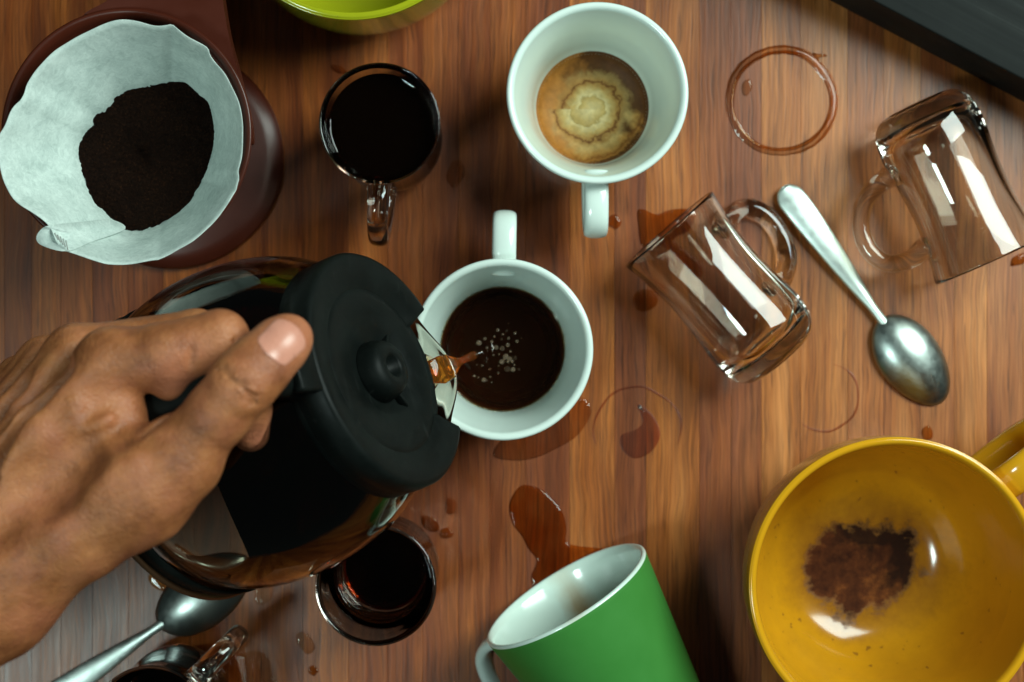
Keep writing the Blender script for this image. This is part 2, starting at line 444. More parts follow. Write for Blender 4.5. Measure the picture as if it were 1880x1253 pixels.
def skin_mat():
    t = NT('skin'); b = t.b
    v = t.pos()
    big = t.noise(v, 38, 4, 0.6); mid = t.noise(v, 130, 5, 0.65); fine = t.noise(v, 1100, 3, 0.6)
    red = t.noise(t.mapping(v, (1, 1, 1), (0.4, 0.2, 0.9)), 55, 3)
    col = t.ramp(t.math('ADD', t.math('MULTIPLY', big, 0.6), t.math('MULTIPLY', mid, 0.4)),
                 [(0.34, (0.160, 0.047, 0.015)), (0.50, (0.32, 0.108, 0.035)), (0.68, (0.45, 0.172, 0.060))])
    col = t.mix(t.ramp(red, [(0.45, 0.0), (0.72, 0.45)]), col, (0.44, 0.14, 0.075))
    at = t.add('ShaderNodeVertexColor', layer_name='flush')
    col = t.mix(t.math('MULTIPLY', at.outputs['Color'], 1.0), col, (0.50, 0.17, 0.10))
    t.link(col, b.inputs['Base Color'])
    t.link(t.ramp(mid, [(0.3, 0.48), (0.7, 0.60)]), b.inputs['Roughness'])
    b.inputs['Subsurface Weight'].default_value = 0.12; b.inputs['Subsurface Radius'].default_value = (0.006, 0.0025, 0.0012)
    b.inputs['Subsurface Scale'].default_value = 0.6
    ve = t.add('ShaderNodeTexVoronoi', feature='DISTANCE_TO_EDGE'); ve.inputs['Scale'].default_value = 330; t.link(t.mapping(v, (1.0, 1.5, 1.0)), ve.inputs['Vector'])
    lines = t.ramp(ve.outputs['Distance'], [(0.0, 0.0), (0.10, 1.0)])
    vo = t.add('ShaderNodeTexVoronoi'); vo.inputs['Scale'].default_value = 700; t.link(v, vo.inputs['Vector'])
    h = t.math('ADD', t.math('MULTIPLY', vo.outputs['Distance'], 0.5), t.math('ADD', t.math('MULTIPLY', fine, 0.25), t.math('MULTIPLY', mid, 1.4)))
    fold = t.noise(t.mapping(v, (160, 420, 250), (0.2, 0, 0)), 1.0, 5, 0.65, 0.4)
    h = t.math('ADD', t.math('ADD', h, t.math('MULTIPLY', lines, 0.30)), t.math('MULTIPLY', fold, 0.9))
    t.bump(h, 0.34, 0.0012)
    return t.m
M['skin'] = skin_mat()
M['nail'] = pbr('nail', (0.56, 0.24, 0.17), 0.28, sss=0.1, mottle=0.06, mscale=120)
def foam_mat():
    t = NT('bubble_film'); b = t.b
    tr = t.add('ShaderNodeBsdfTransparent'); tr.inputs[0].default_value = (0.92, 0.84, 0.72, 1)
    b.inputs['Base Color'].default_value = (0.55, 0.42, 0.30, 1); b.inputs['Roughness'].default_value = 0.05; b.inputs['Specular IOR Level'].default_value = 1.0
    oi = t.add('ShaderNodeObjectInfo')
    mx = t.add('ShaderNodeMixShader'); t.link(t.ramp(oi.outputs['Random'], [(0.0, 0.05), (1.0, 0.24)]), mx.inputs[0])
    t.link(tr.outputs[0], mx.inputs[1]); t.link(b.outputs[0], mx.inputs[2]); t.link(mx.outputs[0], t.out.inputs['Surface'])
    return t.m
M['foam'] = foam_mat()

# ------------------------------------------------------------------ the table
def bevel_box(x0, x1, y0, y1, z0, z1, bev, seg=1):
    bm = bmesh.new(); bmesh.ops.create_cube(bm, size=1)
    for v in bm.verts:
        v.co = Vector((x0 if v.co.x < 0 else x1, y0 if v.co.y < 0 else y1, z0 if v.co.z < 0 else z1))
    bmesh.ops.bevel(bm, geom=bm.edges[:], offset=bev, segments=seg, affect='EDGES', profile=0.5)
    return bm
table = bm_obj('table_top', bevel_box(-85, 85, -62, 62, -4.0, -1.2, 0.2), M['under'])
table['kind'] = 'structure'; table['label'] = 'wooden table top of many narrow vertical staves'
# stave edges in photo pixels and their tone (light, reddish)
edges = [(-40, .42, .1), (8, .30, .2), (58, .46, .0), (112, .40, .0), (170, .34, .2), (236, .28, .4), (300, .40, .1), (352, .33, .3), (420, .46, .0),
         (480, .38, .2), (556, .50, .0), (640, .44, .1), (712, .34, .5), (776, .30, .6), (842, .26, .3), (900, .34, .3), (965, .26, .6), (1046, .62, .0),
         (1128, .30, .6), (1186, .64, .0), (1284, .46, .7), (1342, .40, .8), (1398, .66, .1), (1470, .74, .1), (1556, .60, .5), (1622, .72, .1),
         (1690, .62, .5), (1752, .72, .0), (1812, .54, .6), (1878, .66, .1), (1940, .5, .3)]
k0 = H/FPX
bounds = [((e[0]-CX)*k0, e[1], e[2]) for e in edges]
x = bounds[0][0]
left = []
while x > -84: 
    x -= random.uniform(1.4, 2.3); left.append((x, random.uniform(.28, .5), random.uniform(0, .4)))
bounds = left[::-1] + bounds
x = bounds[-1][0]
while x < 82:
    x += random.uniform(1.4, 2.3); bounds.append((x, random.uniform(.45, .7), random.uniform(0, .5)))
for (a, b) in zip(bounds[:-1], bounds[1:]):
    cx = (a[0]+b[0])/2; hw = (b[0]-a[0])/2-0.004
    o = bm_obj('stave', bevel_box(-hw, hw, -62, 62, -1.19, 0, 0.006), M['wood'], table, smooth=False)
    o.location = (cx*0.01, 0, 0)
    o.color = (0.44+(a[1]-0.44)*0.50, a[2], 0.75 if cx > 10.4 else (0.35 if cx > 5 else 0.0), 1)  # staves to the right get paler, their sheen put into the colour

# ------------------------------------------------------------------ white cups
def make_cup(label, loc, rot):
    t = thing('white_cup', label, 'cup', loc, rot, 'white ceramic coffee cups')
    outer = [(0, 0.25), (1.9, 0.25), (2.15, 0.0), (2.5, 0.0), (2.68, 0.25), (2.9, 1.2), (3.12, 2.6), (3.42, 4.2), (3.82, 5.6), (4.07, 6.3)]
    rim = [(4.13, 6.44), (4.06, 6.56), (3.92, 6.56), (3.80, 6.45)]
    inner = [(3.70, 6.15), (3.46, 5.3), (3.18, 4.1), (2.95, 2.7), (2.78, 1.5), (2.5, 0.85), (1.8, 0.62), (0, 0.6)]
    pr = outer[:5] + [tuple(q) for q in smooth_profile([Vector((a, b, 0)) for a, b in outer[5:]+rim+inner[:-1]], 4)]
    pr = [(q[0], q[1]) for q in pr] + [inner[-1]]
    lathe('body', pr, M['ceramic'], t, 128)
    path = smooth_profile([Vector((3.45, 0, 5.25)), Vector((4.6, 0, 5.55)), Vector((5.75, 0, 5.35)), Vector((6.2, 0, 4.5)), Vector((5.9, 0, 3.4)), Vector((4.8, 0, 2.4)), Vector((3.05, 0, 2.0))], 7)
    tube('handle', path, (0.56, 0.27), M['ceramic'], t, up=(0, 1, 0), n=20) if False else tube('handle', path, (0.27, 0.56), M['ceramic'], t, up=(0, 1, 0), n=20)
    return t
latte_c = P(1097, 171, 6.5); latte_c.z = 0
cup1 = make_cup('white cup with brown crema rings dried on its bottom', latte_c, rotz(math.radians(-90)))
cen_c = P(922, 642, 6.5); cen_c.z = 0
cup2 = copy_thing(cup1, 'white cup being filled from the carafe with black coffee', cen_c, rotz(math.radians(89)))

res = lathe('coffee_residue', [(0, 0), (0.9, 0.0), (1.8, 0.02), (2.35, 0.12), (2.62, 0.36), (2.76, 0.72), (2.80, 0.95)], M['latte'], None, 96)
res.location = (latte_c.x*.01, latte_c.y*.01, 0.00645)
tag(res, 'pale foam and brown crema residue in bottom of the white cup', 'coffee residue')

def coffee_fill(name, label, prof, loc, group=None, mat='deep_coffee', radfn=None):
    """closed body of liquid, radius follows the vessel"""
    o = lathe(name, prof, M[mat], None, 128, radfn=radfn)
    o.location = (loc[0]*.01, loc[1]*.01, loc[2]*.01)
    return tag(o, label, 'coffee', group)
imp = P(876, 651, 2.8)-cen_c
def ripple(r, z, a):
    if z < 2.69 or r > 2.9: return r, z
    x_, y_ = r*math.cos(a)-imp.x, r*math.sin(a)-imp.y
    d = math.hypot(x_, y_)
    wob = 0.25*noise.noise(Vector((x_*0.9, y_*0.9, 1.0)))
    return r, z + 0.05*math.cos((d+wob)*2*PI/0.62)*math.exp(-d/1.3)*min(1, (2.9-r)/0.4) + 0.012*noise.noise(Vector((x_*2.2, y_*2.2, 4)))*math.exp(-d/2.5)
cof = coffee_fill('coffee', 'dark bubbling coffee in white cup under the pouring carafe',
    [(0, 0.58), (1.8, 0.6), (2.52, 0.83), (2.80, 1.48), (2.97, 2.68), (2.985, 2.88), (2.95, 2.83)] + [(2.89-0.034*i, 2.80) for i in range(85)] + [(0, 2.80)], cen_c, None, 'cup_coffee', ripple)

# ------------------------------------------------------------------ clear glass mugs
MUG_H = 8.15
def mug_inner():
    return [(2.55, 8.13), (2.48, 7.9), (2.31, 7.0), (2.14, 5.7), (2.08, 4.6), (2.10, 3.4), (2.10, 2.4), (1.98, 1.55), (1.62, 1.08), (0.9, 0.92), (0, 0.90)]
def make_mug(label, loc, rot):
    t = thing('glass_mug', label, 'mug', loc, rot, 'clear glass coffee mugs')
    outer = [(0, 0.10), (0.9, 0.06), (1.5, 0.0), (1.95, 0.14), (2.30, 0.52), (2.50, 1.15), (2.56, 2.0), (2.45, 3.2), (2.37, 4.6), (2.38, 5.7), (2.52, 7.0), (2.68, 8.0)]
    full = outer + [(2.69, 8.13), (2.63, 8.19)] + mug_inner()
    pr = [(max(q[0], 0), q[1]) for q in smooth_profile([Vector((a, b, 0)) for a, b in full], 4)]
    pr[0] = (0, pr[0][1]); pr[-1] = (0, pr[-1][1])
    lathe('body', pr, M['glass'], t, 112)
    path = smooth_profile([Vector((2.40, 0, 6.35)), Vector((3.3, 0, 6.6)), Vector((4.3, 0, 6.35)), Vector((4.85, 0, 5.4)), Vector((4.75, 0, 4.2)), Vector((4.1, 0, 3.2)), Vector((3.3, 0, 2.75)), Vector((2.47, 0, 2.6))], 7)
    n = len(path)
    rad = [(0.43+0.10*abs(2*i/(n-1)-1)**3, 0.47+0.10*abs(2*i/(n-1)-1)**3) for i in range(n)]
    tube('handle', path, rad, M['glass'], t, up=(0, 1, 0), n=20)
    return t
ma = P(697, 227, 8.1); ma.z = 0.004
mugA = make_mug('clear glass mug full of black coffee beside the dripper', ma, rotz(math.radians(-93)))
def lying(rim_px, base_px, zr, zb, roll):
    """mug on its side: axis from base to rim, handle at roll degrees from horizontal"""
    a, b = P(rim_px[0], rim_px[1], zr), P(base_px[0], base_px[1], zb)
    d = (a-b).normalized(); d.z = (zr-zb)/7.0; d.normalize()
    loc = a - d*8.15
    side = d.cross(Vector((0, 0, 1))).normalized()     # to the right when looking along d
    upv = side.cross(d)
    return loc, d, side, upv
loc, d, side, upv = lying((1228, 421), (1437, 661), 2.73, 2.53, 0)
mugB = copy_thing(mugA, 'empty glass mug on its side, mouth in a brown coffee spill', loc, frame_rot(d, side*math.cos(.50)-upv*math.sin(.50)))
loc, d, side, upv = lying((1815, 478), (1690, 210), 2.73, 2.53, 0)
mugC = copy_thing(mugA, 'empty glass mug on its side below the black board', loc, frame_rot(d, side*math.cos(.12)-upv*math.sin(.12)))
md = P(690, 1075, 8.1); md.z = 0.004
mugD = copy_thing(mugA, 'glass mug with a little coffee, partly under the carafe', md, rotz(math.radians(118)))
me_ = P(277, 1333, 8.1); me_.z = 0.004
mugE = copy_thing(mugA, 'glass mug cut off by the bottom edge near the teaspoon handle', me_, rotz(math.radians(46)))

def fill_mug(level):
    inn = sorted(mug_inner(), key=lambda q: q[1])
    pts = [(0, 0.89)]
    for r, z in inn[1:]:
        if z < level: pts.append((r+0.02 if r else 0, z))
    # radius at the level
    for (r0, z0), (r1, z1) in zip(inn[:-1], inn[1:]):
        if z0 <= level <= z1:
            r = r0+(r1-r0)*(level-z0)/max(z1-z0, 1e-6); break
    pts = [q for q in pts if q[0] >= 0]
    pts += [(r+0.02, level), (r-0.06, level-0.05), (r-0.2, level-0.07), (0, level-0.07)]
    return pts
coffee_fill('coffee', 'black coffee near the brim of the upright glass mug', fill_mug(7.2), (ma.x, ma.y, ma.z), 'black coffee in glass mugs')
coffee_fill('coffee', 'shallow dark coffee in the glass mug beneath the carafe', fill_mug(1.8), (md.x, md.y, md.z), 'black coffee in glass mugs')
coffee_fill('coffee', 'dark coffee in the glass mug at the bottom edge', fill_mug(2.6), (me_.x, me_.y, me_.z), 'black coffee in glass mugs')

# ------------------------------------------------------------------ yellow mug, lime bowl, green mug, black board
yc = P(1647, 1075, 9.0); yc.z = 0
ym = thing('yellow_mug', 'big yellow mug with coffee grounds dried inside', 'mug', yc, rotz(0))
full = [(0, 0.3), (2.9, 0.3), (3.1, 0.0), (3.6, 0.0), (4.0, 0.25), (5.0, 1.3), (5.85, 3.0), (6.32, 5.2), (6.5, 7.2), (6.52, 8.75), (6.46, 8.97), (6.30, 9.0), (6.17, 8.85), (6.12, 8.5), (6.08, 7.2), (5.88, 5.2), (5.4, 3.3), (4.6, 1.8), (3.4, 0.95), (1.8, 0.72), (0, 0.68)]
pr = full[:4] + [(q[0], q[1]) for q in smooth_profile([Vector((a, b, 0)) for a, b in full[4:-1]], 4)] + [full[-1]]
lathe('body', pr, M['yellow'], ym, 144)
ha = math.radians(41)
hx, hy = math.cos(ha), math.sin(ha)
path = smooth_profile([Vector((hx*r, hy*r, z)) for r, z in ((6.3, 7.6), (7.6, 8.3), (9.3, 8.4), (10.6, 7.2), (10.7, 5.2), (9.4, 3.4), (7.6, 2.7), (5.6, 2.6))], 7)
tube('handle', path, (0.42, 0.80), M['yellow'], ym, up=(-hy, hx, 0), n=20)

lc = P(646, -214, 7.6); lc.z = 0
lb = thing('lime_bowl', 'lime green ceramic bowl cut off by the top edge', 'bowl', lc, rotz(0))
full = [(0, 0.3), (3.2, 0.3), (3.4, 0.0), (3.9, 0.0), (4.5, 0.3), (5.3, 1.0), (5.85, 2.0), (6.06, 3.6), (6.10, 5.4), (6.10, 7.3), (6.05, 7.55), (5.9, 7.62), (5.76, 7.5), (5.72, 6.4), (5.7, 4.5), (5.5, 2.6), (4.9, 1.5), (3.4, 0.85), (0, 0.75)]
pr = full[:4] + [(q[0], q[1]) for q in smooth_profile([Vector((a, b, 0)) for a, b in full[4:-1]], 4)] + [full[-1]]
lathe('body', pr, M['lime'], lb, 144)
lathe('foot_ring', [(3.35, 0.02), (3.9, 0.02), (4.05, 0.35), (3.2, 0.35)], M['lime'], lb, 96, close=True)

# green mug lying on its tapered side
gr = 4.27; gtap = math.radians(8.0); gL = 9.6; gbase = gr-gL*math.tan(gtap)*1.0
rimc = P(1037, 1090, gr*math.cos(gtap))
dimg = Vector((-0.51, 0.86, 0)).normalized()         # towards the mouth
gd = (dimg*math.cos(gtap)+Vector((0, 0, 1))*math.sin(gtap)).normalized()
gside = Vector((-dimg.y, dimg.x, 0)).normalized()    # left of the mouth direction
gside = -gside if gside.x > 0 else gside
gup = Vector((0, 0, 1)) - gd*gd.z; gup.normalize()
hdir = (gside*math.cos(0.62) - gup*math.sin(0.62))
gm = thing('green_mug', 'green mug with white inside lying tipped over in a spill', 'mug', rimc-gd*gL, frame_rot(gd, hdir))
th = 0.26
rr = lambda z: gbase+(gr-gbase)*z/gL
fullg = [(0, 0.2), (gbase-0.7, 0.2), (gbase-0.5, 0.0), (gbase-0.12, 0.02), (gbase, 0.2)] + [(rr(z), z) for z in (0.6, 2, 4, 6, 8, 9.2, 9.45)] + \
        [(gr-0.03, gL-0.06), (gr-0.12, gL), (gr-0.22, gL-0.03)] + [(rr(z)-th, z) for z in (9.2, 8, 6, 4, 2, 1.2)] + [(gbase-0.7, 0.75), (gbase-1.5, 0.6), (0, 0.6)]
def inside_mat():
    t = NT('white_glaze_coffee_run'); b = t.b
    v = t.obj()
    sx = t.add('ShaderNodeSeparateXYZ'); t.link(v, sx.inputs[0])
    n = t.noise(v, 60, 4)
    # a brown run of coffee along the lower side of the inside
    inv = frame_rot(gd, hdir).to_matrix().transposed()
    lw = inv @ (-gup); th0 = math.atan2(lw.y, lw.x)
    q_ = t.math('ADD', t.math('MULTIPLY', sx.outputs[0], -math.sin(th0)*100), t.math('MULTIPLY', sx.outputs[1], math.cos(th0)*100))
    run = t.math('ADD', q_, t.math('MULTIPLY', t.math('SUBTRACT', n, 0.5), 1.1))
    m1 = t.ramp(t.math('ABSOLUTE', t.math('ADD', run, 0.15)), [(0.2, 0.95), (0.95, 0.0)])
    deep = t.ramp(sx.outputs[2], [(0.070, 1.0), (0.091, 0.25)])
    col = t.mix(t.math('MULTIPLY', m1, deep), (0.62, 0.76, 0.69), (0.42, 0.23, 0.07))
    t.link(col, b.inputs['Base Color']); b.inputs['Roughness'].default_value = 0.14; b.inputs['Coat Weight'].default_value = 0.3
    return t.m
M['inside'] = inside_mat()
lathe('body', fullg, [M['green'], M['inside']], gm, 128, matfn=lambda k: 1 if k >= 11 else 0)
path = smooth_profile([Vector((rr(7.9)-0.1, 0, 7.9)), Vector((rr(8)+1.2, 0, 8.5)), Vector((rr(8)+2.3, 0, 7.9)), Vector((rr(8)+2.6, 0, 6.2)), Vector((rr(8)+1.9, 0, 4.3)), Vector((rr(3)+0.9, 0, 3.1)), Vector((rr(2.7)-0.1, 0, 2.7))], 7)
tube('handle', path, (0.30, 0.60), M['ceramic'], gm, up=(0, 1, 0), n=20)

# black board: thick slab, near edge along the line seen top right
hb = 3.9
a = P(1520, 0, 0); b = P(1880, 189, 0)
e = (b-a).normalized(); nrm = Vector((-e.y, e.x, 0))
if nrm.y < 0: nrm = -nrm
mid = a+e*6 + nrm*14
bo = bm_obj('black_board', bevel_box(-26, 26, -14, 14, 0.003, hb, 0.10, 3), M['board'])
bo.location = (mid.x*.01, mid.y*.01, 0); bo.rotation_euler = (0, 0, math.atan2(e.y, e.x))
tag(bo, 'black wooden board cut off by the top right corner', 'board')

# ------------------------------------------------------------------ teaspoons
def make_spoon(label, loc, rot):
    t = thing('teaspoon', label, 'spoon', loc, rot, 'stainless steel teaspoons')
    # handle: along +x from x=0 (rounded end) to the neck x=8.0; bowl centre x=10.6
    st = [(0.0, 0.02), (0.05, 0.28), (0.2, 0.46), (0.5, 0.64), (0.9, 0.70), (2.0, 0.68), (3.5, 0.59), (5.0, 0.47), (6.4, 0.33), (7.3, 0.24), (8.0, 0.235), (8.5, 0.26)]
    st = [(q[0], q[1]) for q in smooth_profile([Vector((a, b, 0)) for a, b in st], 4)]
    nC = 12; verts, faces = [], []
    def hz(x): return 0.30 + 0.55*math.exp(-((x-2.5)/3.2)**2)*0.5 - 0.12*math.exp(-((x-0)/0.9)**2) + 0.06*math.exp(-((x-8.3)/1.2)**2)
    for (x, wd) in st:
        tk = 0.10 if x > 0.1 else 0.05
        for k in range(nC*2):
            th_ = 2*PI*k/(nC*2); c, s = math.cos(th_), math.sin(th_)
            y = wd*c
            z = hz(x) + tk*math.copysign(abs(s)**0.6, s) + (0.07*(1-(c)**2) if s > 0 else 0.03)
            verts.append((x, y, z))
    n2 = nC*2
    for i in range(len(st)-1):
        for k in range(n2): faces.append((i*n2+k, i*n2+(k+1) % n2, (i+1)*n2+(k+1) % n2, (i+1)*n2+k))
    faces.append(tuple(range(n2))); faces.append(tuple((len(st)-1)*n2+k for k in range(n2))[::-1])
    bm = bmesh.new(); vs = [bm.verts.new(v) for v in verts]
    for f in faces: bm.faces.new([vs[i] for i in f])
    bm_obj('handle', bm, M['satin'], t)
    # bowl: egg outline, dished
    bm = bmesh.new()
    nA, nR = 64, 14
    L0, Ln, Wd = 10.55, 2.55, 1.52
    def outline(a_):
        c, s = math.cos(a_), math.sin(a_)
        xx = Ln*c; yy = Wd*s*(1+0.10*(-c))*(1.0 if c > -0.0 else (1-0.10*c*c))
        return xx, yy
    def surf(rho, a_, off):
        xx, yy = outline(a_)
        zr = 0.22-0.16*math.cos(a_)*rho
        dep = 0.66*(1-rho**2.2)**0.9
        return (L0+xx*rho, yy*rho, zr+dep-off)
    top, bot = [], []
    for off, store in ((0, top), (0.09, bot)):
        for j in range(1, nR+1):
            rho = j/nR
            store.append([bm.verts.new(surf(rho if off == 0 or j < nR else 1.0, 2*PI*i/nA, off*(1 if j < nR else 0.8))) for i in range(nA)])
    for store, z in ((top, surf(0, 0, 0)[2]), (bot, surf(0, 0, 0.09)[2])):
        cpt = bm.verts.new((L0, 0, z))
        for i in range(nA): bm.faces.new((cpt, store[0][i], store[0][(i+1) % nA]))
        for j in range(nR-1):
            for i in range(nA): bm.faces.new((store[j][i], store[j][(i+1) % nA], store[j+1][(i+1) % nA], store[j+1][i]))
    for i in range(nA): bm.faces.new((top[-1][i], top[-1][(i+1) % nA], bot[-1][(i+1) % nA], bot[-1][i]))
    bm_obj('bowl', bm, M['steel'], t)
    return t
a = P(1437, 343, 0.6); b = P(1727, 730, 0.6)
dv = b-a
sp1 = make_spoon('stainless teaspoon between the two lying glass mugs', (a.x, a.y, 0.06), rotz(math.atan2(dv.y, dv.x)))
a = P(52, 1312, 0.6); b = P(450, 1043, 0.6)
dv = (b-a); dd = dv.normalized(); a = b - dd*13.1
sp2 = copy_thing(sp1, 'stainless teaspoon with its bowl under the carafe base', (a.x, a.y, 0.06), rotz(math.atan2(dv.y, dv.x)))

# ------------------------------------------------------------------ dripper, paper filter, ground coffee
dc = P(232, 245, 11.0); dc.z = 0
dr = thing('coffee_dripper', 'brown plastic pour-over dripper holding the paper filter', 'dripper', dc, rotz(0))
cone = [(2.1, 1.0), (2.4, 2.2), (3.2, 4.6), (4.1, 7.3), (4.95, 9.9), (5.18, 10.5), (5.34, 10.75), (5.38, 10.95), (5.30, 11.02), (5.12, 10.95), (4.95, 10.6), (4.75, 9.9), (3.9, 7.3), (3.0, 4.6), (2.2, 2.3), (1.9, 1.0)]
lathe('cone', cone, M['brown'], dr, 128, close=True)
lathe('base_plate', [(0.8, 0.35), (4.6, 0.30), (5.15, 0.02), (5.38, 0.1), (5.42, 0.35), (5.30, 0.62), (4.6, 0.8), (2.1, 1.02), (0.8, 1.02)], M['brown'], dr, 128, close=True)
# handle plate that leaves the rim tangentially towards the top edge
out = [(P(x, y, 10.6)-dc) for x, y in ((152, 30), (205, -2), (262, -52), (305, -95), (360, -100), (398, -70), (408, -10), (420, 62), (440, 140), (458, 215), (461, 262), (440, 240), (405, 150), (352, 72), (300, 38), (230, 26))]
out = smooth_profile([Vector((q.x, q.y, 0)) for q in out], 4, closed=True)
bm = bmesh.new()
lo = [bm.verts.new((q.x, q.y, 9.7)) for q in out]; hi = [bm.verts.new((q.x, q.y, 10.72)) for q in out]
f1 = bm.faces.new(hi); f0 = bm.faces.new(lo[::-1])
for i in range(len(out)): j = (i+1) % len(out); bm.faces.new((lo[i], lo[j], hi[j], hi[i]))
bmesh.ops.bevel(bm, geom=list(f1.edges), offset=0.08, segments=2, affect='EDGES')
bmesh.ops.triangulate(bm, faces=[f for f in bm.faces if len(f.verts) > 4])
hp = bm_obj('handle', bm, M['brown'], dr, smooth=False)
q = P(352, -92, 9.5)-dc
tube('handle_grip', smooth_profile([Vector((q.x, q.y-0.6, 10.0)), Vector((q.x+.2, q.y+0.6, 8.6)), Vector((q.x+.1, q.y+0.3, 5.5)), Vector((q.x-.2, q.y-1.2, 3.0))], 6), (0.9, 0.45), M['brown'], dr, up=(1, 0, 0))

top_px = [(-3,285),(0,255),(12,232),(25,199),(44,174),(52,153),(75,120),(112,87),(166,56),(216,40),(249,40),(282,50),(315,53),(345,68),(378,86),(386,103),(411,137),(432,174),(443,207),(446,249),(444,286),(437,315),(438,331),(421,367),(398,400),(365,434),(332,454),(290,473),(216,485),(174,478),(128,463),(106,448),(92,416),(62,390),(25,365),(8,332)]
cof_px = [(340,154),(307,153),(270,160),(232,170),(212,183),(195,203),(176,216),(172,232),(154,249),(147,278),(151,307),(160,332),(166,357),(183,382),(208,403),(230,420),(257,423),(286,415),(315,398),(345,374),(365,340),(382,303),(392,261),(391,224),(382,191),(365,176)]
ZC = 8.4
def polar(pts, c, n):
    """resample a star-shaped outline by angle about c"""
    pts = smooth_profile([Vector((p.x, p.y, 0)) for p in pts], 6, closed=True)
    ang = np.array([math.atan2(p.y-c.y, p.x-c.x) for p in pts]); rad = np.array([math.hypot(p.x-c.x, p.y-c.y) for p in pts])
    o = np.argsort(ang); ang, rad = ang[o], rad[o]
    th_ = np.linspace(-PI, PI, n, endpoint=False)
    return th_, np.interp(th_, ang, rad, period=2*PI)
def ztop(x, y):   # the paper stands higher on the left where it overhangs the rim
    return 12.6 + 0.5*math.cos(math.atan2(y-380, x-0)*1.0)*0
tp = [P(x, y, 12.6) for x, y in top_px]; cp = [P(x, y, ZC) for x, y in cof_px]
ctop = Vector((sum(p.x for p in tp)/len(tp), sum(p.y for p in tp)/len(tp), 0))
ccof = Vector((sum(p.x for p in cp)/len(cp), sum(p.y for p in cp)/len(cp), 0))
NA = 220
tha, rt = polar(tp, ctop, NA); _, rc = polar(cp, ccof, NA)
rows = []
for j in range(25):
    s = j/24.0                      # 0 rim .. 1 far below the coffee
    z = 12.6 - s*8.4
    u = (12.6-z)/(12.6-ZC)
    row = []
    for i in range(NA):
        if u <= 1: r = rt[i]*(1-u)+rc[i]*u - 0.22*math.sin(PI*u)*0 ; c = ctop.lerp(ccof, u)
        else:
            q_ = (u-1); r = rc[i]*(1-0.55*q_); c = ccof
        x = c.x + r*math.cos(tha[i]); y = c.y + r*math.sin(tha[i])
        # gentle cockle of the paper
        nz = noise.noise(Vector((x*0.9, y*0.9, z*0.35)))*0.07*(1-0.5*min(u, 1))
        for (ca_, cw_, cd_) in ((math.radians(68), 0.022, 0.16), (math.radians(-25), 0.02, 0.07), (math.radians(160), 0.03, -0.07), (math.radians(-75), 0.025, 0.06)):
            da_ = math.atan2(math.sin(tha[i]-ca_), math.cos(tha[i]-ca_))
            nz += cd_*math.exp(-abs(da_)/cw_/2.2)*(1 if u <= 1 else 0)
        row.append((x+nz*math.cos(tha[i]), y+nz*math.sin(tha[i]), z + (0.25*noise.noise(Vector((x*0.5, y*0.5, 3.3))) if j == 0 else 0.25*noise.noise(Vector((x*0.5, y*0.5, 3.3)))*(1-min(u, 1)))))
    rows.append(row)
pv, pf = [], []
for off in (0.0, 0.035):
    for row in rows:
        for i, (x, y, z) in enumerate(row): pv.append((x+off*math.cos(tha[i])-0*dc.x, y+off*math.sin(tha[i]), z))
nr = len(rows)
for lay in (0, 1):
    for j in range(nr-1):
        for i in range(NA):
            k = (i+1) % NA; b0 = lay*nr*NA
            f = (b0+j*NA+i, b0+j*NA+k, b0+(j+1)*NA+k, b0+(j+1)*NA+i)
            pf.append(f if lay else f[::-1])
for i in range(NA):
    k = (i+1) % NA; pf.append((i, k, nr*NA+k, nr*NA+i))
pt = thing('paper_filter', 'white paper filter opened inside the brown dripper', 'filter', (dc.x, dc.y, 0), rotz(0))
pv = [(x-dc.x, y-dc.y, z) for x, y, z in pv]
mesh_obj('paper_cone', pv, pf, M['paper'], pt)
# overlapping seam flap with its little embossed ribs
sm = [P(x, y, z)-dc for x, y, z in ((96, 414, 12.7), (78, 421, 12.75), (68, 438, 12.75), (80, 452, 12.7), (124, 462, 12.7), (172, 444, 11.1), (231, 421, 8.75), (205, 404, 8.95), (150, 408, 10.7))]
sm = smooth_profile(sm, 5, closed=True)
bm = bmesh.new()
cen_ = sum(sm, Vector())/len(sm)
lo = [bm.verts.new(q+Vector((0, 0, 0.10))) for q in sm]; hi = [bm.verts.new(q+Vector((0, 0, 0.14))) for q in sm]
ch = bm.verts.new(cen_+Vector((0, 0, 0.20))); cl = bm.verts.new(cen_+Vector((0, 0, 0.16)))
for i in range(len(sm)):
    j = (i+1) % len(sm)
    bm.faces.new((hi[i], hi[j], ch)); bm.faces.new((lo[j], lo[i], cl)); bm.faces.new((lo[i], lo[j], hi[j], hi[i]))
flap = bm_obj('seam_flap', bm, M['paper'], pt)
M['rib'] = pbr('pressed_rib', (0.30, 0.32, 0.30), 0.9)
for i in range(5):
    a_ = P(100+i*5.2, 428+i*3.4, 12.88)-dc; b_ = P(107+i*4.4, 441+i*4.6, 12.88)-dc
    tube('rib', [a_, a_.lerp(b_, .5), b_], (0.028, 0.018), M['rib'], flap, n=6)

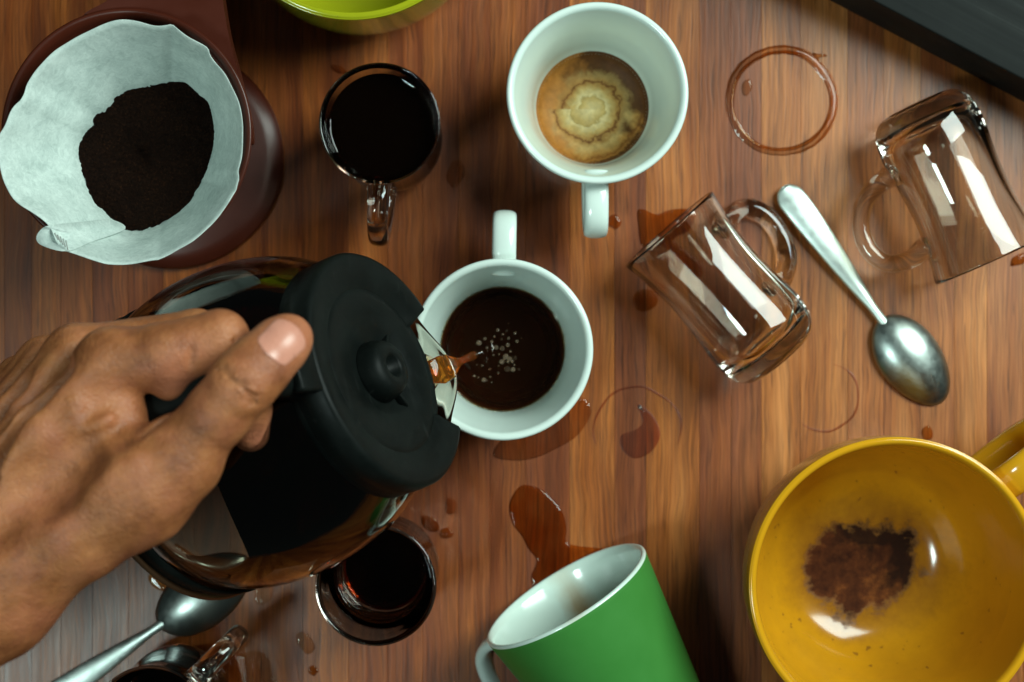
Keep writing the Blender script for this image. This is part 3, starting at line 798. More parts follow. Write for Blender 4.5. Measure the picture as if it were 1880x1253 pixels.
# ground coffee heap
gv, gf = [], []
NR = 34; NG = 200
_, rg_ = polar(cp, ccof, NG); thg = np.linspace(-PI, PI, NG, endpoint=False)
gv.append((0, 0, ZC-0.1))
for j in range(1, NR+1):
    s = j/NR
    for i in range(NG):
        r = rg_[i]*s*1.012 + (0.09*noise.noise(Vector((math.cos(thg[i])*9, math.sin(thg[i])*9, 1.7)))+0.05*random.random() if j == NR else 0)
        x = r*math.cos(thg[i]); y = r*math.sin(thg[i])
        z = ZC - 0.30*(1-s**3) + 0.16*noise.noise(Vector((x*1.1, y*1.1, 5)))*(1-s**4) + 0.12*noise.noise(Vector((x*3.2, y*3.2, 9))) + 0.05*noise.noise(Vector((x*9, y*9, 2))) + random.uniform(-.03, .03)
        if j == NR: z = ZC + 0.10+0.08*noise.noise(Vector((x*3, y*3, 2)))
        gv.append((x, y, z))
for i in range(NG): gf.append((0, 1+i, 1+(i+1) % NG))
for j in range(NR-1):
    for i in range(NG): gf.append((1+j*NG+i, 1+(j+1)*NG+i, 1+(j+1)*NG+(i+1) % NG, 1+j*NG+(i+1) % NG))
go = mesh_obj('ground_coffee', gv, gf, M['grounds'])
go.location = (ccof.x*.01, ccof.y*.01, 0)
tag(go, 'heap of dark ground coffee inside the white paper filter', 'ground coffee')

# ------------------------------------------------------------------ carafe
EL = math.radians(27)
hdir2 = Vector((0.922, 0.386, 0)).normalized()
ax = hdir2*math.cos(EL)+Vector((0, 0, 1))*math.sin(EL)
down = hdir2*math.sin(EL)-Vector((0, 0, 1))*math.cos(EL)        # lowest direction in the lid plane
perp = ax.cross(down)
phi = math.radians(12)
yimg = Vector((0.386, -0.922, 0))
if perp.dot(yimg) < 0: perp = -perp
spd = down*math.cos(phi)+perp*math.sin(phi)                     # towards the spout
lidc = P(690, 685, 14.0)
CL = 10.2
base = lidc-ax*CL
crot = frame_rot(ax, spd)
cm3 = crot.to_matrix()
ca = thing('glass_carafe', 'glass carafe with black lid pouring coffee into white cup', 'carafe', base, crot)
def L2W(v): return base + cm3 @ Vector(v)
gout = [(0, 0.15), (5.2, 0.12), (5.8, 0.2), (6.3, 0.6), (6.62, 1.3), (6.85, 2.4), (6.93, 3.6), (6.85, 5.0), (6.6, 6.4), (6.15, 7.7), (5.5, 8.8), (4.95, 9.5), (4.78, 9.95), (4.92, 10.25)]
gin = [(4.72, 10.28), (4.58, 9.95), (4.72, 9.5), (5.28, 8.7), (5.95, 7.6), (6.4, 6.3), (6.65, 5.0), (6.73, 3.6), (6.65, 2.4), (6.42, 1.4), (6.1, 0.75), (5.6, 0.42), (4.5, 0.36), (0, 0.4)]
def spout(r, z, a):
    if z < 8.4: return r, z
    k = min(1, (z-8.4)/1.8); k = k*k*(3-2*k)
    aa = math.atan2(math.sin(a), math.cos(a))
    g = math.exp(-(aa/0.30)**2)
    g2 = math.exp(-(aa/0.55)**2)
    return r + k*(0.75*g+0.18*g2), z + k*0.22*g
prof = smooth_profile([Vector((a, b, 0)) for a, b in gout+[(4.84, 10.36)]+gin], 4)
prof = [(max(0, q[0]), q[1]) for q in prof]; prof[0] = (0, prof[0][1]); prof[-1] = (0, prof[-1][1])
lathe('glass_body', prof, M['carafe_glass'], ca, 160, radfn=spout)
lathe('base_ring', [(6.0, -0.30), (6.38, -0.30), (6.55, 0.1), (6.62, 0.62), (6.50, 0.64), (6.30, 0.2), (5.9, -0.1)], M['black'], ca, 128, close=True)
lathe('trim_ring', [(5.6, -0.62), (6.42, -0.62), (6.60, -0.45), (6.50, -0.31), (5.6, -0.31)], M['bronze'], ca, 128, close=True)
# lid: flange with an opening over the spout, recessed plate, hub
def sector(name, prof, a0, a1, n, mat, parent):
    v, f = [], []
    m = len(prof)
    for i in range(n+1):
        a = a0+(a1-a0)*i/n
        for r, z in prof: v.append((r*math.cos(a), r*math.sin(a), z))
    for i in range(n):
        for k in range(m): f.append((i*m+k, (i+1)*m+k, (i+1)*m+(k+1) % m, i*m+(k+1) % m))
    f.append(tuple(range(m))); f.append(tuple(n*m+k for k in range(m))[::-1])
    bm = bmesh.new(); vs = [bm.verts.new(q) for q in v]
    for q in f: bm.faces.new([vs[i] for i in q])
    bmesh.ops.bevel(bm, geom=[e for e in bm.edges if e.calc_face_angle(0) > 0.6], offset=0.05, segments=2, affect='EDGES')
    return bm_obj(name, bm, mat, parent)
Z0 = 10.2
lid = sector('lid', [(3.2, Z0+0.10), (4.96, Z0+0.05), (5.0, Z0-0.70), (5.10, Z0-0.70), (5.14, Z0+0.0), (5.12, Z0+0.50), (5.02, Z0+0.66), (4.85, Z0+0.70), (4.3, Z0+0.55), (3.75, Z0+0.46), (3.55, Z0+0.34), (3.2, Z0+0.30)], math.radians(33), math.radians(327), 110, M['black'], ca)
lathe('lid_plate', [(0, Z0+0.02), (1.70, Z0+0.01), (1.95, Z0+0.26), (3.3, Z0+0.34), (3.72, Z0+0.36), (3.78, Z0+0.24), (3.72, Z0-0.05), (0, Z0-0.05)], M['black'], lid, 96)
hub = lathe('hub', [(1.32, Z0+0.05), (1.28, Z0+0.4), (1.17, Z0+0.68), (1.06, Z0+0.86), (0.80, Z0+0.95), (0.60, Z0+0.95), (0.46, Z0+0.90), (0.42, Z0+0.4), (0, Z0+0.38), (0, Z0+0.05)], M['black'], lid, 64)
for ang in (52, 308):
    a_ = math.radians(ang)
    bm = bevel_box(1.1, 1.98, -0.07, 0.07, Z0+0.02, Z0+0.36, 0.04, 2)
    bmesh.ops.rotate(bm, cent=(0, 0, 0), matrix=Matrix.Rotation(a_, 3, 'Z'), verts=bm.verts)
    bm_obj('rib', bm, M['black'], lid)
# thumb tab and handle on the side away from the spout
tabm = bevel_box(-6.3, -4.7, -0.95, 0.95, Z0+0.1, Z0+0.62, 0.12, 2)
bm_obj('thumb_tab', tabm, M['black'], ca)
hpth = smooth_profile([Vector((-4.9, 0, 9.6)), Vector((-6.4, 0, 9.9)), Vector((-7.8, 0, 9.6)), Vector((-8.5, 0, 8.4)), Vector((-8.9, 0, 6.2)), Vector((-9.0, 0, 4.0)), Vector((-8.8, 0, 2.2)), Vector((-8.4, 0, 1.2))], 6)
tube('handle', hpth, (0.62, 0.95), M['black'], ca, up=(0, 1, 0), n=20)
lathe('collar_band', [(4.96, 9.3), (5.12, 9.3), (5.0, 9.75), (4.88, 9.75)], M['black'], ca, 128, close=True)

# coffee inside the carafe, level at the lip of the spout
lip = min((L2W((spout(4.84, 10.36, a)[0]*math.cos(a), spout(4.84, 10.36, a)[0]*math.sin(a), 10.36)) for a in np.linspace(-.5, .5, 41)), key=lambda v: v.z)
print('lip', lip)
LEVEL = lip.z+0.2
bm = bmesh.new()
cin = [(r+0.03, z-0.0) for r, z in gin if r > 0][::-1]
cin = [(0, 0.39)] + cin
rings = []
nA = 128
cin = [(q[0], q[1]) for q in smooth_profile([Vector((a, b, 0)) for a, b in cin], 3)]
for r, z in cin:
    if r < 1e-4: rings.append([bm.verts.new(L2W((0, 0, z)))]); continue
    ring = []
    for i in range(nA):
        a = 2*PI*i/nA; r2, z2 = spout(r, z, a); ring.append(bm.verts.new(L2W((r2*math.cos(a), r2*math.sin(a), z2))))
    rings.append(ring)
for A, B in zip(rings[:-1], rings[1:]):
    for i in range(nA):
        j = (i+1) % nA
        if len(A) == 1: bm.faces.new((A[0], B[i], B[j]))
        else: bm.faces.new((A[i], A[j], B[j], B[i]))
bm.faces.new(rings[-1])
g = bmesh.ops.bisect_plane(bm, geom=bm.verts[:]+bm.edges[:]+bm.faces[:], plane_co=(0, 0, LEVEL), plane_no=(0, 0, 1), clear_outer=True)
bmesh.ops.holes_fill(bm, edges=[e for e in bm.edges if e.is_boundary], sides=0)
cc = bm_obj('carafe_coffee', bm, M['coffee'], None, smooth=False)
tag(cc, 'black coffee filling the tilted glass carafe', 'coffee')

# stream of coffee over the lip
q = P(872, 652, 2.8)
inl = L2W((4.55, 0, 10.2))
p0 = lip+Vector((0, 0, 0.06))
vx = Vector((q.x-p0.x, q.y-p0.y, 0))
pts = [inl+Vector((-.5, 0, .1)), p0.lerp(inl, 0.5)+Vector((0, 0, .08)), p0+Vector((0, 0, .05))]
rad = [(0.40, 0.04), (0.62, 0.07), (0.58, 0.11)]
for i in range(1, 13):
    s = i/12
    z = p0.z-(p0.z-2.75)*(0.25*s+0.75*s*s)
    pts.append(Vector((p0.x+vx.x*s, p0.y+vx.y*s, z)))
    w_ = 0.36*max(0, 1-s*2.6)**1.3+0.20
    rad.append((w_+0.02*math.sin(s*9), 0.12+0.07*s))
st = tube('coffee_stream', pts, rad, M['thin_coffee'], None, n=20)
tag(st, 'amber stream of coffee falling from the carafe spout', 'coffee stream')

# bubbles on the coffee in the cup
bub = [(1340,292,4),(1440,300,3.6),(1540,328,3.6),(1385,397,4.4),(1465,385,3.4),(1560,420,3.4),(1122,440,4),(1215,495,5.2),(1320,490,4.6),(1390,502,3.8),(1455,463,4),(1460,215,3.4),(1290,578,3.8),(1355,568,3.6),(1150,535,3.4),(1485,535,3),(1540,610,3),(1610,385,3),(1270,425,3),(1255,830,4),(1270,893,3.8),(1180,865,3.6),(1120,835,3),(1250,740,3.6),(1350,700,3.4),(1345,785,3),(1450,740,4.6),(1515,745,3.6),(1585,742,4),(1385,655,4),(1430,600,4.4),(1475,625,4.6),(1505,650,3.6),(1530,690,3.2),(1410,630,3.4),(1455,655,3.4),(1495,610,3),(1440,575,3),(1070,820,2.6),(1215,870,3),(1300,365,2.6),(1400,340,2.6),(1190,390,2.4),(1060,540,2.6),(1100,690,2.6),(1160,700,3)]
bm = bmesh.new(); bmesh.ops.create_icosphere(bm, subdivisions=2, radius=1.0)
for v_ in bm.verts: v_.co.z *= 0.75
bmesh.ops.scale(bm, vec=(0.01,)*3, verts=bm.verts)
bme = bpy.data.meshes.new('bubble'); bm.to_mesh(bme); bm.free(); bme.materials.append(M['foam'])
bme.polygons.foreach_set('use_smooth', [True]*len(bme.polygons))
for (zx, zy, r) in bub:
    pp = P(700+zx/6.267, 560+zy/6.267, 2.85)
    o = bpy.data.objects.new('bubble', bme); C.objects.link(o); o.parent = cof
    rr_ = r/38*random.choice((0.45, 0.6, 0.8, 0.95, 1.3))
    o.location = ((pp.x-cen_c.x)*.01, (pp.y-cen_c.y)*.01, 0.0281); o.scale = (rr_, rr_, rr_)

# ------------------------------------------------------------------ the hand: one distance field, one skin
h_ = 0.105
x0, x1, y0, y1, z0, z1 = -36, -6.5, -27, 3.2, 11.0, 27.0
gx = np.arange(x0, x1, h_, dtype=np.float32); gy = np.arange(y0, y1, h_, dtype=np.float32); gz = np.arange(z0, z1, h_, dtype=np.float32)
F = np.full((len(gx), len(gy), len(gz)), 4.0, np.float32)
def smin(a, b, k):
    h = np.clip(0.5+0.5*(b-a)/k, 0, 1)
    return b+(a-b)*h-k*h*(1-h)
def seg_sdf(X, Y, Z, a, b, ra, rb):
    ab = b-a; L2 = max(ab.dot(ab), 1e-6)
    t = np.clip(((X-a.x)*ab.x+(Y-a.y)*ab.y+(Z-a.z)*ab.z)/L2, 0, 1)
    d = np.sqrt((X-a.x-t*ab.x)**2+(Y-a.y-t*ab.y)**2+(Z-a.z-t*ab.z)**2)
    return d-(ra+(rb-ra)*t), t
def box_of(pts, m):
    lo = [min(p[i] for p in pts)-m for i in range(3)]; hi = [max(p[i] for p in pts)+m for i in range(3)]
    sl = []
    for g_, l, u in zip((gx, gy, gz), lo, hi):
        i0 = max(0, int(np.searchsorted(g_, l))); i1 = min(len(g_), int(np.searchsorted(g_, u)))
        sl.append(slice(i0, max(i1, i0+1)))
    return tuple(sl)
def grid(sl):
    return gx[sl[0]][:, None, None], gy[sl[1]][None, :, None], gz[sl[2]][None, None, :]
def chain(pts, k0, k1, kin=0.25):
    """pts: (px, py, z, radius); one limb, joined to the rest with blend k0 at its root and k1 at its tip"""
    V = [(P(a, b, c), r) for a, b, c, r in pts]
    m = max(r for _, r in V)+max(k0, k1, kin)+0.3
    sl = box_of([v for v, _ in V], m); X, Y, Z = grid(sl)
    D = None; U = None; n = len(V)-1
    for i in range(n):
        d, t = seg_sdf(X, Y, Z, V[i][0], V[i+1][0], V[i][1], V[i+1][1])
        u = (i+t)/n
        if D is None: D, U = d, u
        else:
            U = np.where(d < D, u, U); D = smin(D, d, kin)
    K = k0+(k1-k0)*np.clip(U*1.6, 0, 1)
    F[sl] = smin(F[sl], D, K)
def cut(pts, r, k):
    V = [P(a, b, c) for a, b, c in pts]
    sl = box_of(V, r+k+0.3); X, Y, Z = grid(sl)
    for a, b in zip(V[:-1], V[1:]):
        d, _ = seg_sdf(X, Y, Z, a, b, r, r)
        F[sl] = -smin(-F[sl], d, k)
# forearm and wrist
chain([(-60, 1010, 19.8, 2.9), (-420, 1225, 20.5, 3.2), (-1100, 1500, 21.0, 3.9)], 1.5, 1.5)
chain([(-20, 1110, 20.6, 2.2), (-420, 1330, 21.0, 2.5), (-1100, 1600, 21.0, 3.2)], 1.6, 1.6)
# metacarpals: index, middle, ring, little
chain([(-50, 985, 20.6, 1.7), (90, 800, 20.9, 1.45), (205, 668, 20.7, 1.28)], 1.4, 0.8)
chain([(-80, 955, 18.7, 1.6), (40, 780, 18.6, 1.3), (140, 655, 18.2, 1.2)], 1.2, 0.5)
chain([(-110, 930, 16.6, 1.6), (-10, 785, 16.2, 1.35), (85, 672, 15.6, 1.15)], 1.2, 0.5)
chain([(-120, 920, 14.8, 1.5), (-40, 800, 14.2, 1.25), (40, 700, 13.6, 1.0)], 1.2, 0.5)
# palm and thumb muscles
chain([(20, 1010, 19.0, 2.3), (150, 880, 19.2, 2.1), (222, 775, 19.3, 1.35)], 1.6, 0.9)
chain([(-10, 1060, 20.6, 2.2), (140, 965, 21.2, 2.1), (258, 890, 21.6, 1.9), (325, 845, 21.9, 1.5)], 1.6, 0.9)
chain([(130, 830, 20.9, 1.5), (212, 765, 20.8, 1.15)], 1.2, 0.6)
# middle, ring and little fingers under the handle
chain([(140, 655, 18.2, 1.2), (360, 618, 17.6, 1.05), (470, 690, 16.0, 0.9), (440, 770, 15.8, 0.74)], 0.5, 0.06)
chain([(85, 672, 15.6, 1.12), (300, 630, 15.4, 1.0), (420, 710, 14.0, 0.85), (400, 790, 14.2, 0.72)], 0.5, 0.06)
chain([(40, 700, 13.6, 1.0), (230, 660, 13.4, 0.86), (320, 740, 12.6, 0.7), (315, 800, 12.8, 0.6)], 0.5, 0.06)
# index finger: straight first bone, then bent under the handle
chain([(205, 668, 20.7, 1.28), (300, 650, 21.0, 1.16), (404, 621, 20.9, 1.06), (446, 684, 19.2, 0.92), (458, 752, 18.2, 0.86), (461, 795, 17.8, 0.74)], 0.6, 0.06, 0.22)
chain([(312, 700, 20.6, 0.75), (325, 672, 20.9, 0.72)], 0.4, 0.4)     # pad at the root of the index finger
chain([(352, 660, 20.9, 0.66), (404, 640, 20.9, 0.62)], 0.3, 0.3)
# thumb along the top of the handle
chain([(255, 900, 21.6, 1.8), (332, 838, 22.0, 1.30), (402, 758, 22.6, 1.17), (447, 703, 22.9, 1.20), (479, 669, 22.7, 1.13), (514, 635, 22.1, 1.02), (530, 621, 21.8, 0.90)], 1.3, 0.05, 0.35)
# tendons and veins on the back of the hand
for pts, r in (([(-60, 940, 22.0), (70, 780, 22.0), (180, 672, 21.75)], 0.34), ([(-90, 900, 20.1), (30, 745, 19.8), (128, 640, 19.3)], 0.34), ([(-110, 860, 18.0), (-10, 735, 17.5), (75, 645, 16.7)], 0.3),
               ([(-10, 1010, 22.6), (110, 915, 23.0), (250, 850, 23.3)], 0.28), ([(60, 905, 22.4), (120, 810, 22.4), (140, 745, 22.15)], 0.2), ([(120, 810, 22.4), (200, 770, 22.2)], 0.17)):
    chain([(a, b, c, r) for a, b, c in pts], 0.55, 0.5)
# hollow between the thumb and index tendons
cut([(-30, 965, 23.5), (70, 890, 23.35), (128, 838, 23.3)], 1.15, 0.7)
cut([(-40, 910, 21.7), (70, 760, 21.35), (120, 690, 21.2)], 0.62, 0.5)
cut([(-60, 850, 19.8), (40, 710, 19.3)], 0.5, 0.5)
cut([(215, 800, 22.9), (262, 735, 22.75)], 0.45, 0.5)
# fold where the thumb meets the palm of the index finger
cut([(262, 800, 22.75), (300, 775, 22.5), (322, 760, 22.2)], 0.16, 0.22)
cut([(312, 690, 22.0), (352, 650, 22.15)], 0.10, 0.15); cut([(345, 700, 21.6), (352, 640, 22.0)], 0.10, 0.15)
cut([(430, 622, 21.7), (405, 668, 21.5)], 0.08, 0.12)
# knuckle creases of the thumb
tA, tB = P(446, 703, 22.9), P(400, 758, 22.6)
td = (P(478, 668, 22.7)-tB).normalized(); ts = td.cross(Vector((0, 0, 1))).normalized(); tu = ts.cross(td)
for off, amp, wv_ in ((-0.52, 0.04, .5), (-0.30, 0.055, .8), (-0.08, 0.065, .9), (0.12, 0.055, .75), (0.36, 0.035, .5)):
    pts_ = []
    for k in range(-4, 5):
        a_ = wv_*k/4.0
        pts_.append(tA+td*(off+0.10*math.cos(a_*2.2)*(1 if off < 0 else -1)+0.03*math.sin(k*1.7+off*9))+ts*(1.20*math.sin(a_))+tu*(1.22*math.cos(a_)-0.01))
    sl = box_of(pts_, 0.5); X, Y, Z = grid(sl)
    for p0_, p1_ in zip(pts_[:-1], pts_[1:]):
        d_, _ = seg_sdf(X, Y, Z, p0_, p1_, amp, amp)
        F[sl] = -smin(-F[sl], d_, 0.11)

def surface_nets(F, org, h):
    ins = F < 0
    nx, ny, nz = F.shape
    c = [ins[i:nx-1+i, j:ny-1+j, k:nz-1+k] for i in (0, 1) for j in (0, 1) for k in (0, 1)]
    s = np.zeros(c[0].shape, np.uint8)
    for q_ in c: s += q_
    act = (s > 0) & (s < 8)
    I, J, K = np.nonzero(act)
    idx = np.full(act.shape, -1, np.int64); idx[I, J, K] = np.arange(len(I))
    acc = np.zeros((len(I), 3)); cnt = np.zeros(len(I))
    corner = [(i, j, k) for i in (0, 1) for j in (0, 1) for k in (0, 1)]
    vals = {q_: F[I+q_[0], J+q_[1], K+q_[2]].astype(np.float64) for q_ in corner}
    for a in corner:
        for ax_ in range(3):
            if a[ax_]: continue
            b = list(a); b[ax_] = 1; b = tuple(b)
            fa, fb = vals[a], vals[b]; m = (fa < 0) != (fb < 0)
            t = np.where(m, fa/np.where(m, fa-fb, 1), 0)
            for d_ in range(3):
                acc[:, d_] += np.where(m, a[d_]+(t if d_ == ax_ else 0), 0)
            cnt += m
    V = (np.stack([I, J, K], 1)+acc/cnt[:, None])*h+np.array(org)
    faces = []
    for ax_ in range(3):
        o1, o2 = [(1, 2), (2, 0), (0, 1)][ax_]
        sl0 = [slice(None)]*3; sl1 = [slice(None)]*3
        sl0[ax_] = slice(0, -1); sl1[ax_] = slice(1, None)
        A, B = ins[tuple(sl0)], ins[tuple(sl1)]
        E = np.argwhere(A != B)
        ok = (E[:, o1] > 0) & (E[:, o2] > 0) & (E[:, o1] < F.shape[o1]-1) & (E[:, o2] < F.shape[o2]-1)
        E = E[ok]
        flip = A[tuple(E.T)]
        def cell(d1, d2):
            Q = E.copy(); Q[:, o1] -= d1; Q[:, o2] -= d2
            return idx[tuple(Q.T)]
        q4 = np.stack([cell(1, 1), cell(0, 1), cell(0, 0), cell(1, 0)], 1)
        q4 = np.where(flip[:, None], q4, q4[:, ::-1])
        faces.append(q4)
    return V, np.concatenate(faces)
V, Q = surface_nets(F, (x0, y0, z0), h_)
# relax a little so the grid does not show
nb = np.zeros_like(V); ct = np.zeros(len(V))
for it in range(3):
    nb[:] = 0; ct[:] = 0
    for a in range(4):
        i, j = Q[:, a], Q[:, (a+1) % 4]
        np.add.at(nb, i, V[j]); np.add.at(ct, i, 1); np.add.at(nb, j, V[i]); np.add.at(ct, j, 1)
    V = V*0.45+0.55*nb/np.maximum(ct, 1)[:, None]
me = bpy.data.meshes.new('person')
me.vertices.add(len(V)); me.vertices.foreach_set('co', (V*0.01).astype(np.float32).ravel())
me.loops.add(len(Q)*4); me.loops.foreach_set('vertex_index', Q.astype(np.int32).ravel())
me.polygons.add(len(Q)); me.polygons.foreach_set('loop_start', np.arange(0, len(Q)*4, 4, dtype=np.int32))
me.polygons.foreach_set('use_smooth', np.ones(len(Q), bool))
me.update(calc_edges=True); me.validate()
me.materials.append(M['skin'])
# pinker fingertips and finger pads
fl = np.zeros(len(V))
for (a, b, c, r, s) in ((529, 621, 22, 2.0, .55), (320, 690, 21.5, 1.3, .5), (390, 650, 21.5, 1.4, .35), (462, 795, 17.2, 2.0, .75), (410, 600, 21.5, 1.2, .2)):
    p_ = P(a, b, c); dd_ = np.sqrt(((V-np.array(p_))**2).sum(1)); fl = np.maximum(fl, s*np.clip(1-dd_/r, 0, 1)**0.7)
at = me.color_attributes.new('flush', 'FLOAT_COLOR', 'POINT')
at.data.foreach_set('color', np.stack([fl, fl, fl, np.ones_like(fl)], 1).astype(np.float32).ravel())
person = bpy.data.objects.new('person', me); C.objects.link(person)
tag(person, 'left hand with thumb on top gripping the black carafe handle', 'person')

# thumb nail, draped on the thumb
bvh = BVHTree.FromPolygons([tuple(v) for v in V], [tuple(int(i) for i in q_) for q_ in Q])
tdir = (P(529, 621, 21.8)-P(446, 703, 22.9)).normalized()
tnorm = Vector((0.16, 0.10, 1.0)); tnorm = (tnorm-tdir*tnorm.dot(tdir)).normalized(); tside = tdir.cross(tnorm).normalized()
ncen = P(514, 632, 22.9)
nv, nf = [], []; NU, NV = 22, 18
for i in range(NU):
    u = -1+2*i/(NU-1)
    for j in range(NV):
        v_ = -1+2*j/(NV-1)
        # squarish with rounded corners, a curved cuticle and free edge
        half = 0.76*(1-0.06*(1-u)*0.5)
        wv = half*(1-0.0*u)*(1-max(0, abs(u)-0.72)**2*2.6)
        pnt = ncen + tdir*(u*0.86 - (0.14*v_*v_ if u > 0 else -0.16*v_*v_)) + tside*(v_*wv)
        hit = bvh.ray_cast(pnt+tnorm*3, -tnorm)
        hp_ = hit[0] if hit[0] is not None else pnt
        base_h = (hp_-ncen).dot(tnorm)
        nv.append(hp_+tnorm*(0.035+0.05*max(0, u)-0.03*max(0, abs(v_)-0.85)/0.15*0.5))
nv = np.array([list(q_) for q_ in nv]).reshape(NU, NV, 3)
for it in range(6):
    nn = nv.copy()
    nn[1:-1, 1:-1] = (nv[:-2, 1:-1]+nv[2:, 1:-1]+nv[1:-1, :-2]+nv[1:-1, 2:])/4
    nv = nn
nv2 = nv - np.array(list(tnorm))*0.07
allv = np.concatenate([nv.reshape(-1, 3), nv2.reshape(-1, 3)])
n0 = NU*NV
for i in range(NU-1):
    for j in range(NV-1):
        a = i*NV+j; f = (a, a+1, a+NV+1, a+NV); nf.append(f); nf.append(tuple(n0+q_ for q_ in f[::-1]))
edge_ = [(i*NV) for i in range(NU)] + [(NU-1)*NV+j for j in range(1, NV)] + [i*NV+NV-1 for i in range(NU-2, -1, -1)] + [j for j in range(NV-2, 0, -1)]
for a, b in zip(edge_, edge_[1:]+edge_[:1]): nf.append((a, b, n0+b, n0+a))
nail = mesh_obj('thumbnail', allv, nf, M['nail'], person)
bm = bmesh.new(); bm.from_mesh(nail.data); bmesh.ops.recalc_face_normals(bm, faces=bm.faces); bm.to_mesh(nail.data); bm.free()

# ------------------------------------------------------------------ spills
def puddle(name, px, label, cat, mat='puddle', h=0.055, group=None, closed_smooth=5):
    pts = smooth_profile([Vector((P(x, y).x, P(x, y).y, 0)) for x, y in px], closed_smooth, closed=True)
    area2 = sum(a.x*b.y-b.x*a.y for a, b in zip(pts, pts[1:]+pts[:1]))
    if area2 < 0: pts = pts[::-1]
    n = len(pts)
    size = math.sqrt(abs(area2)/2)
    ins_ = min(0.16, size*0.22)
    nor = []
    for i in range(n):
        t_ = (pts[(i+1) % n]-pts[i-1]).normalized(); nor.append(Vector((-t_.y, t_.x, 0)))
    verts, faces = [], []
    lv = [(0, 0.0), (0.18, 0.45), (0.45, 0.78), (0.75, 0.95), (1.0, 1.0)]
    for (o_, z_) in lv:
        for i in range(n): verts.append(pts[i]+nor[i]*(ins_*o_)+Vector((0, 0, 0.006+h*z_)))
    for k in range(len(lv)-1):
        for i in range(n):
            j = (i+1) % n; faces.append((k*n+i, k*n+j, (k+1)*n+j, (k+1)*n+i))
    b0 = (len(lv)-1)*n
    tri = tessellate_polygon([[verts[b0+i] for i in range(n)]])
    for t_ in tri: faces.append(tuple(b0+i for i in t_))
    o = mesh_obj(name, verts, faces, M[mat])
    bm = bmesh.new(); bm.from_mesh(o.data); bmesh.ops.recalc_face_normals(bm, faces=bm.faces)
    if sum(f.normal.z for f in bm.faces) < 0: bmesh.ops.reverse_faces(bm, faces=bm.faces)
    bm.to_mesh(o.data); bm.free()
    return tag(o, label, cat, group)
def drop(px, py, rx, ry, label, group=None, ang=0, mat='puddle', name='coffee_drop', h=0.06):
    pts = []
    for i in range(9):
        a = 2*PI*i/9; r = 1+random.uniform(-.14, .14)
        x, y = rx*r*math.cos(a), ry*r*math.sin(a)
        pts.append((px+x*math.cos(ang)-y*math.sin(ang), py+x*math.sin(ang)+y*math.cos(ang)))
    return puddle(name, pts, label, 'drop', mat, h, group)
G1 = 'coffee drops splashed on the table'
puddle('coffee_puddle', [(955,893),(985,895),(1010,912),(1032,940),(1040,970),(1040,995),(1062,1003),(1110,1010),(1150,1040),(1100,1110),(1020,1110),(985,1090),(975,1060),(985,1030),(970,1008),(958,985),(940,960),(935,925)], 'brown coffee puddle spilling from the green mug', 'puddle')
puddle('coffee_puddle', [(1170,388),(1182,385),(1205,394),(1230,386),(1262,384),(1285,392),(1268,425),(1240,445),(1285,480),(1290,510),(1268,505),(1240,470),(1200,450),(1178,452),(1172,420)], 'brown coffee puddle at the mouth of a lying glass mug', 'puddle')
puddle('coffee_puddle', [(282,1046),(300,1030),(330,1040),(345,1060),(338,1085),(312,1088),(285,1080),(272,1062)], 'coffee puddle between the wrist and the teaspoon bowl', 'puddle')
puddle('coffee_puddle', [(455,1075),(480,1062),(500,1075),(498,1100),(478,1112),(466,1100),(468,1088)], 'small thin puddle just under the carafe base', 'puddle', 'pale_puddle')
puddle('coffee_puddle', [(345,1195),(400,1180),(440,1200),(465,1195),(492,1206),(500,1240),(520,1275),(470,1300),(430,1280),(395,1300),(360,1270),(335,1240)], 'wet puddle around the handle of the bottom edge glass mug', 'puddle', 'pale_puddle')
puddle('coffee_puddle', [(1085,760),(1060,800),(1020,825),(980,842),(940,846),(905,836),(930,800),(1000,770),(1060,735),(1075,735)], 'coffee smear around the foot of the cup being filled', 'puddle', 'pale_puddle', 0.03)
drop(1186, 552, 24, 20, 'coffee drop with air bubble left of the lying glass mug', G1)
drop(1128, 408, 12, 13, 'coffee drop touching the handle of the crema stained cup', G1)
drop(1703, 796, 11, 13, 'reddish coffee drop just above the yellow mug', G1)
drop(820, 980, 14, 10, 'coffee drop between the carafe and the big puddle', G1)
drop(790, 962, 20, 12, 'long coffee drop at the edge of the carafe', G1, 0.5)
drop(828, 930, 11, 16, 'faint coffee drop below the black lid', G1, 0, 'pale_puddle')
drop(835, 320, 16, 24, 'pale water drop right of the full glass mug', G1, 0.2, 'pale_puddle')
drop(622, 128, 16, 7, 'thin water streak above the full glass mug', G1, 0.4, 'pale_puddle')
drop(1870, 478, 18, 9, 'coffee drop at the mouth of the right hand mug', G1, -0.5)
drop(560, 1180, 22, 14, 'faint coffee drop left of the glass under the carafe', G1, 0.9, 'pale_puddle')
drop(575, 1232, 9, 9, 'tiny coffee drop near the bottom edge', G1)
drop(322, 1138, 5, 4, 'tiny clear bead beside the teaspoon neck', G1, 0, 'pale_puddle')
drop(1372, 160, 9, 16, 'clear bead on the left side of the coffee ring', G1, 0.2, 'pale_puddle', h=0.05)

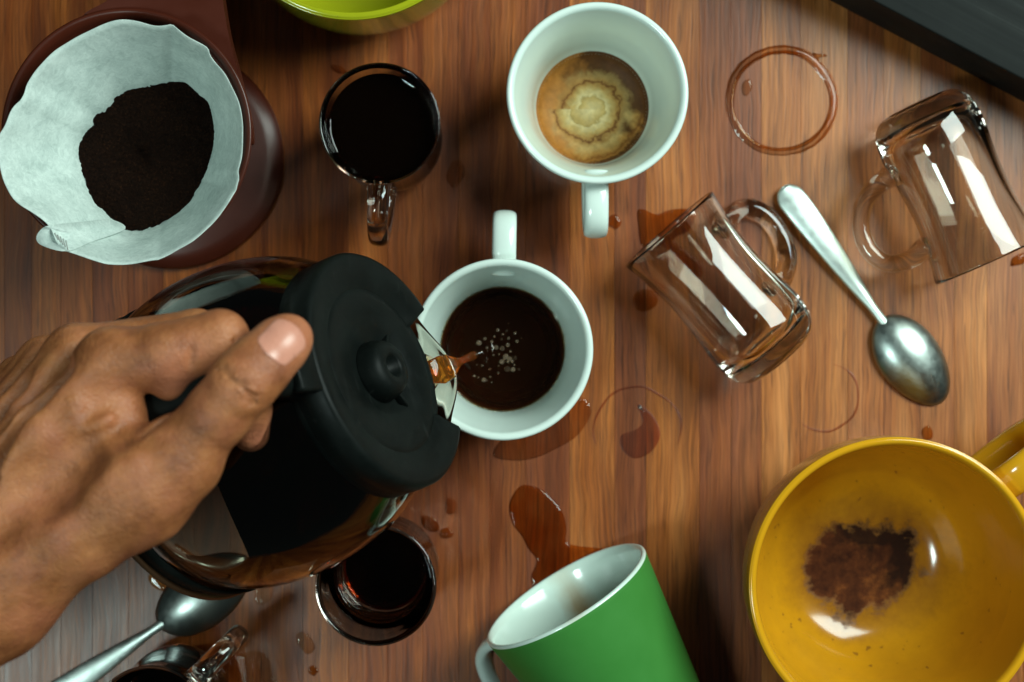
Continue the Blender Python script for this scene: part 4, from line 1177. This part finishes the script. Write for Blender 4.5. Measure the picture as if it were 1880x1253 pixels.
def ring_band(name, px, py, r, wfun, rfun, mat, h, a0=0, a1=2*PI, n=180, parent=None):
    c = P(px, py); full_ = abs(a1-a0-2*PI) < 1e-3
    prof_ = [(-1, 0), (-0.7, .6), (-0.3, .95), (0.3, .95), (0.7, .6), (1, 0)]
    v, f = [], []
    m = n if full_ else n+1
    for i in range(m):
        a = a0+(a1-a0)*i/n
        fade = 1 if full_ else min(1, 6*i/n, 6*(n-i)/n)**0.5
        for s, z in prof_:
            rr_ = r*k0+rfun(a)+s*wfun(a)*fade
            v.append((c.x+rr_*math.cos(a), c.y+rr_*math.sin(a), 0.005+h*z*fade))
    k = len(prof_)
    for i in range(n):
        j = (i+1) % m
        for q_ in range(k-1): f.append((i*k+q_, j*k+q_, j*k+q_+1, i*k+q_+1))
    o = mesh_obj(name, v, f, M[mat], parent)
    bm = bmesh.new(); bm.from_mesh(o.data); bmesh.ops.recalc_face_normals(bm, faces=bm.faces)
    if sum(q_.normal.z for q_ in bm.faces) < 0: bmesh.ops.reverse_faces(bm, faces=bm.faces)
    bm.to_mesh(o.data); bm.free()
    return o
def nz1(a, f, s): return noise.noise(Vector((math.cos(a)*f, math.sin(a)*f, s)))
rg1 = ring_band('coffee_ring', 1434, 186, 94, lambda a: 0.20+0.05*nz1(a, 2, 1)+0.02*nz1(a, 9, 2), lambda a: 0.07*nz1(a, 1.5, 4)+0.015*nz1(a, 8, 5), 'pale_puddle', 0.05)
tag(rg1, 'wet brown coffee ring between white cup and black board', 'coffee ring')
ring_band('inner_edge', 1434, 186, 90.5, lambda a: 0.070+0.06*nz1(a, 2, 3), lambda a: 0.07*nz1(a, 1.5, 4)+0.02*nz1(a, 8, 5)+0.01*nz1(a, 14, 2), 'ring_edge', 0.075, parent=rg1)
ring_band('outer_trace', 1434, 186, 101, lambda a: 0.06+0.04*nz1(a, 3, 8), lambda a: 0.07*nz1(a, 1.5, 4)+0.04*nz1(a, 7, 3), 'ring_edge', 0.065, math.radians(-95), math.radians(215), parent=rg1)
tube('drip_tail', [P(1492, 98, 0.03), P(1503, 104, 0.04), P(1510, 101, 0.04), P(1518, 103, 0.03)], [(0.03, 0.02), (0.11, 0.05), (0.09, 0.05), (0.03, 0.02)], M['ring_edge'], rg1, n=10)
r2 = ring_band('coffee_ring', 1512, 728, 64, lambda a: 0.05+0.03*nz1(a, 3, 1), lambda a: 0.10*nz1(a, 1.6, 7), 'dried', 0.01, math.radians(-130), math.radians(75))
tag(r2, 'faint dried coffee ring left of the teaspoon bowl', 'coffee ring')
r3 = ring_band('coffee_ring', 1170, 792, 80, lambda a: 0.05+0.03*nz1(a, 3, 4), lambda a: 0.12*nz1(a, 1.6, 2), 'dried', 0.01, math.radians(-20), math.radians(200))
tag(r3, 'faint dried coffee ring right of the cup being filled', 'coffee ring')
puddle('coffee_stain', [(1170,742),(1200,765),(1212,800),(1195,830),(1165,842),(1142,825),(1140,800),(1165,790),(1180,775)], 'dull dried coffee stain within the faint ring', 'stain', 'dried', 0.012)
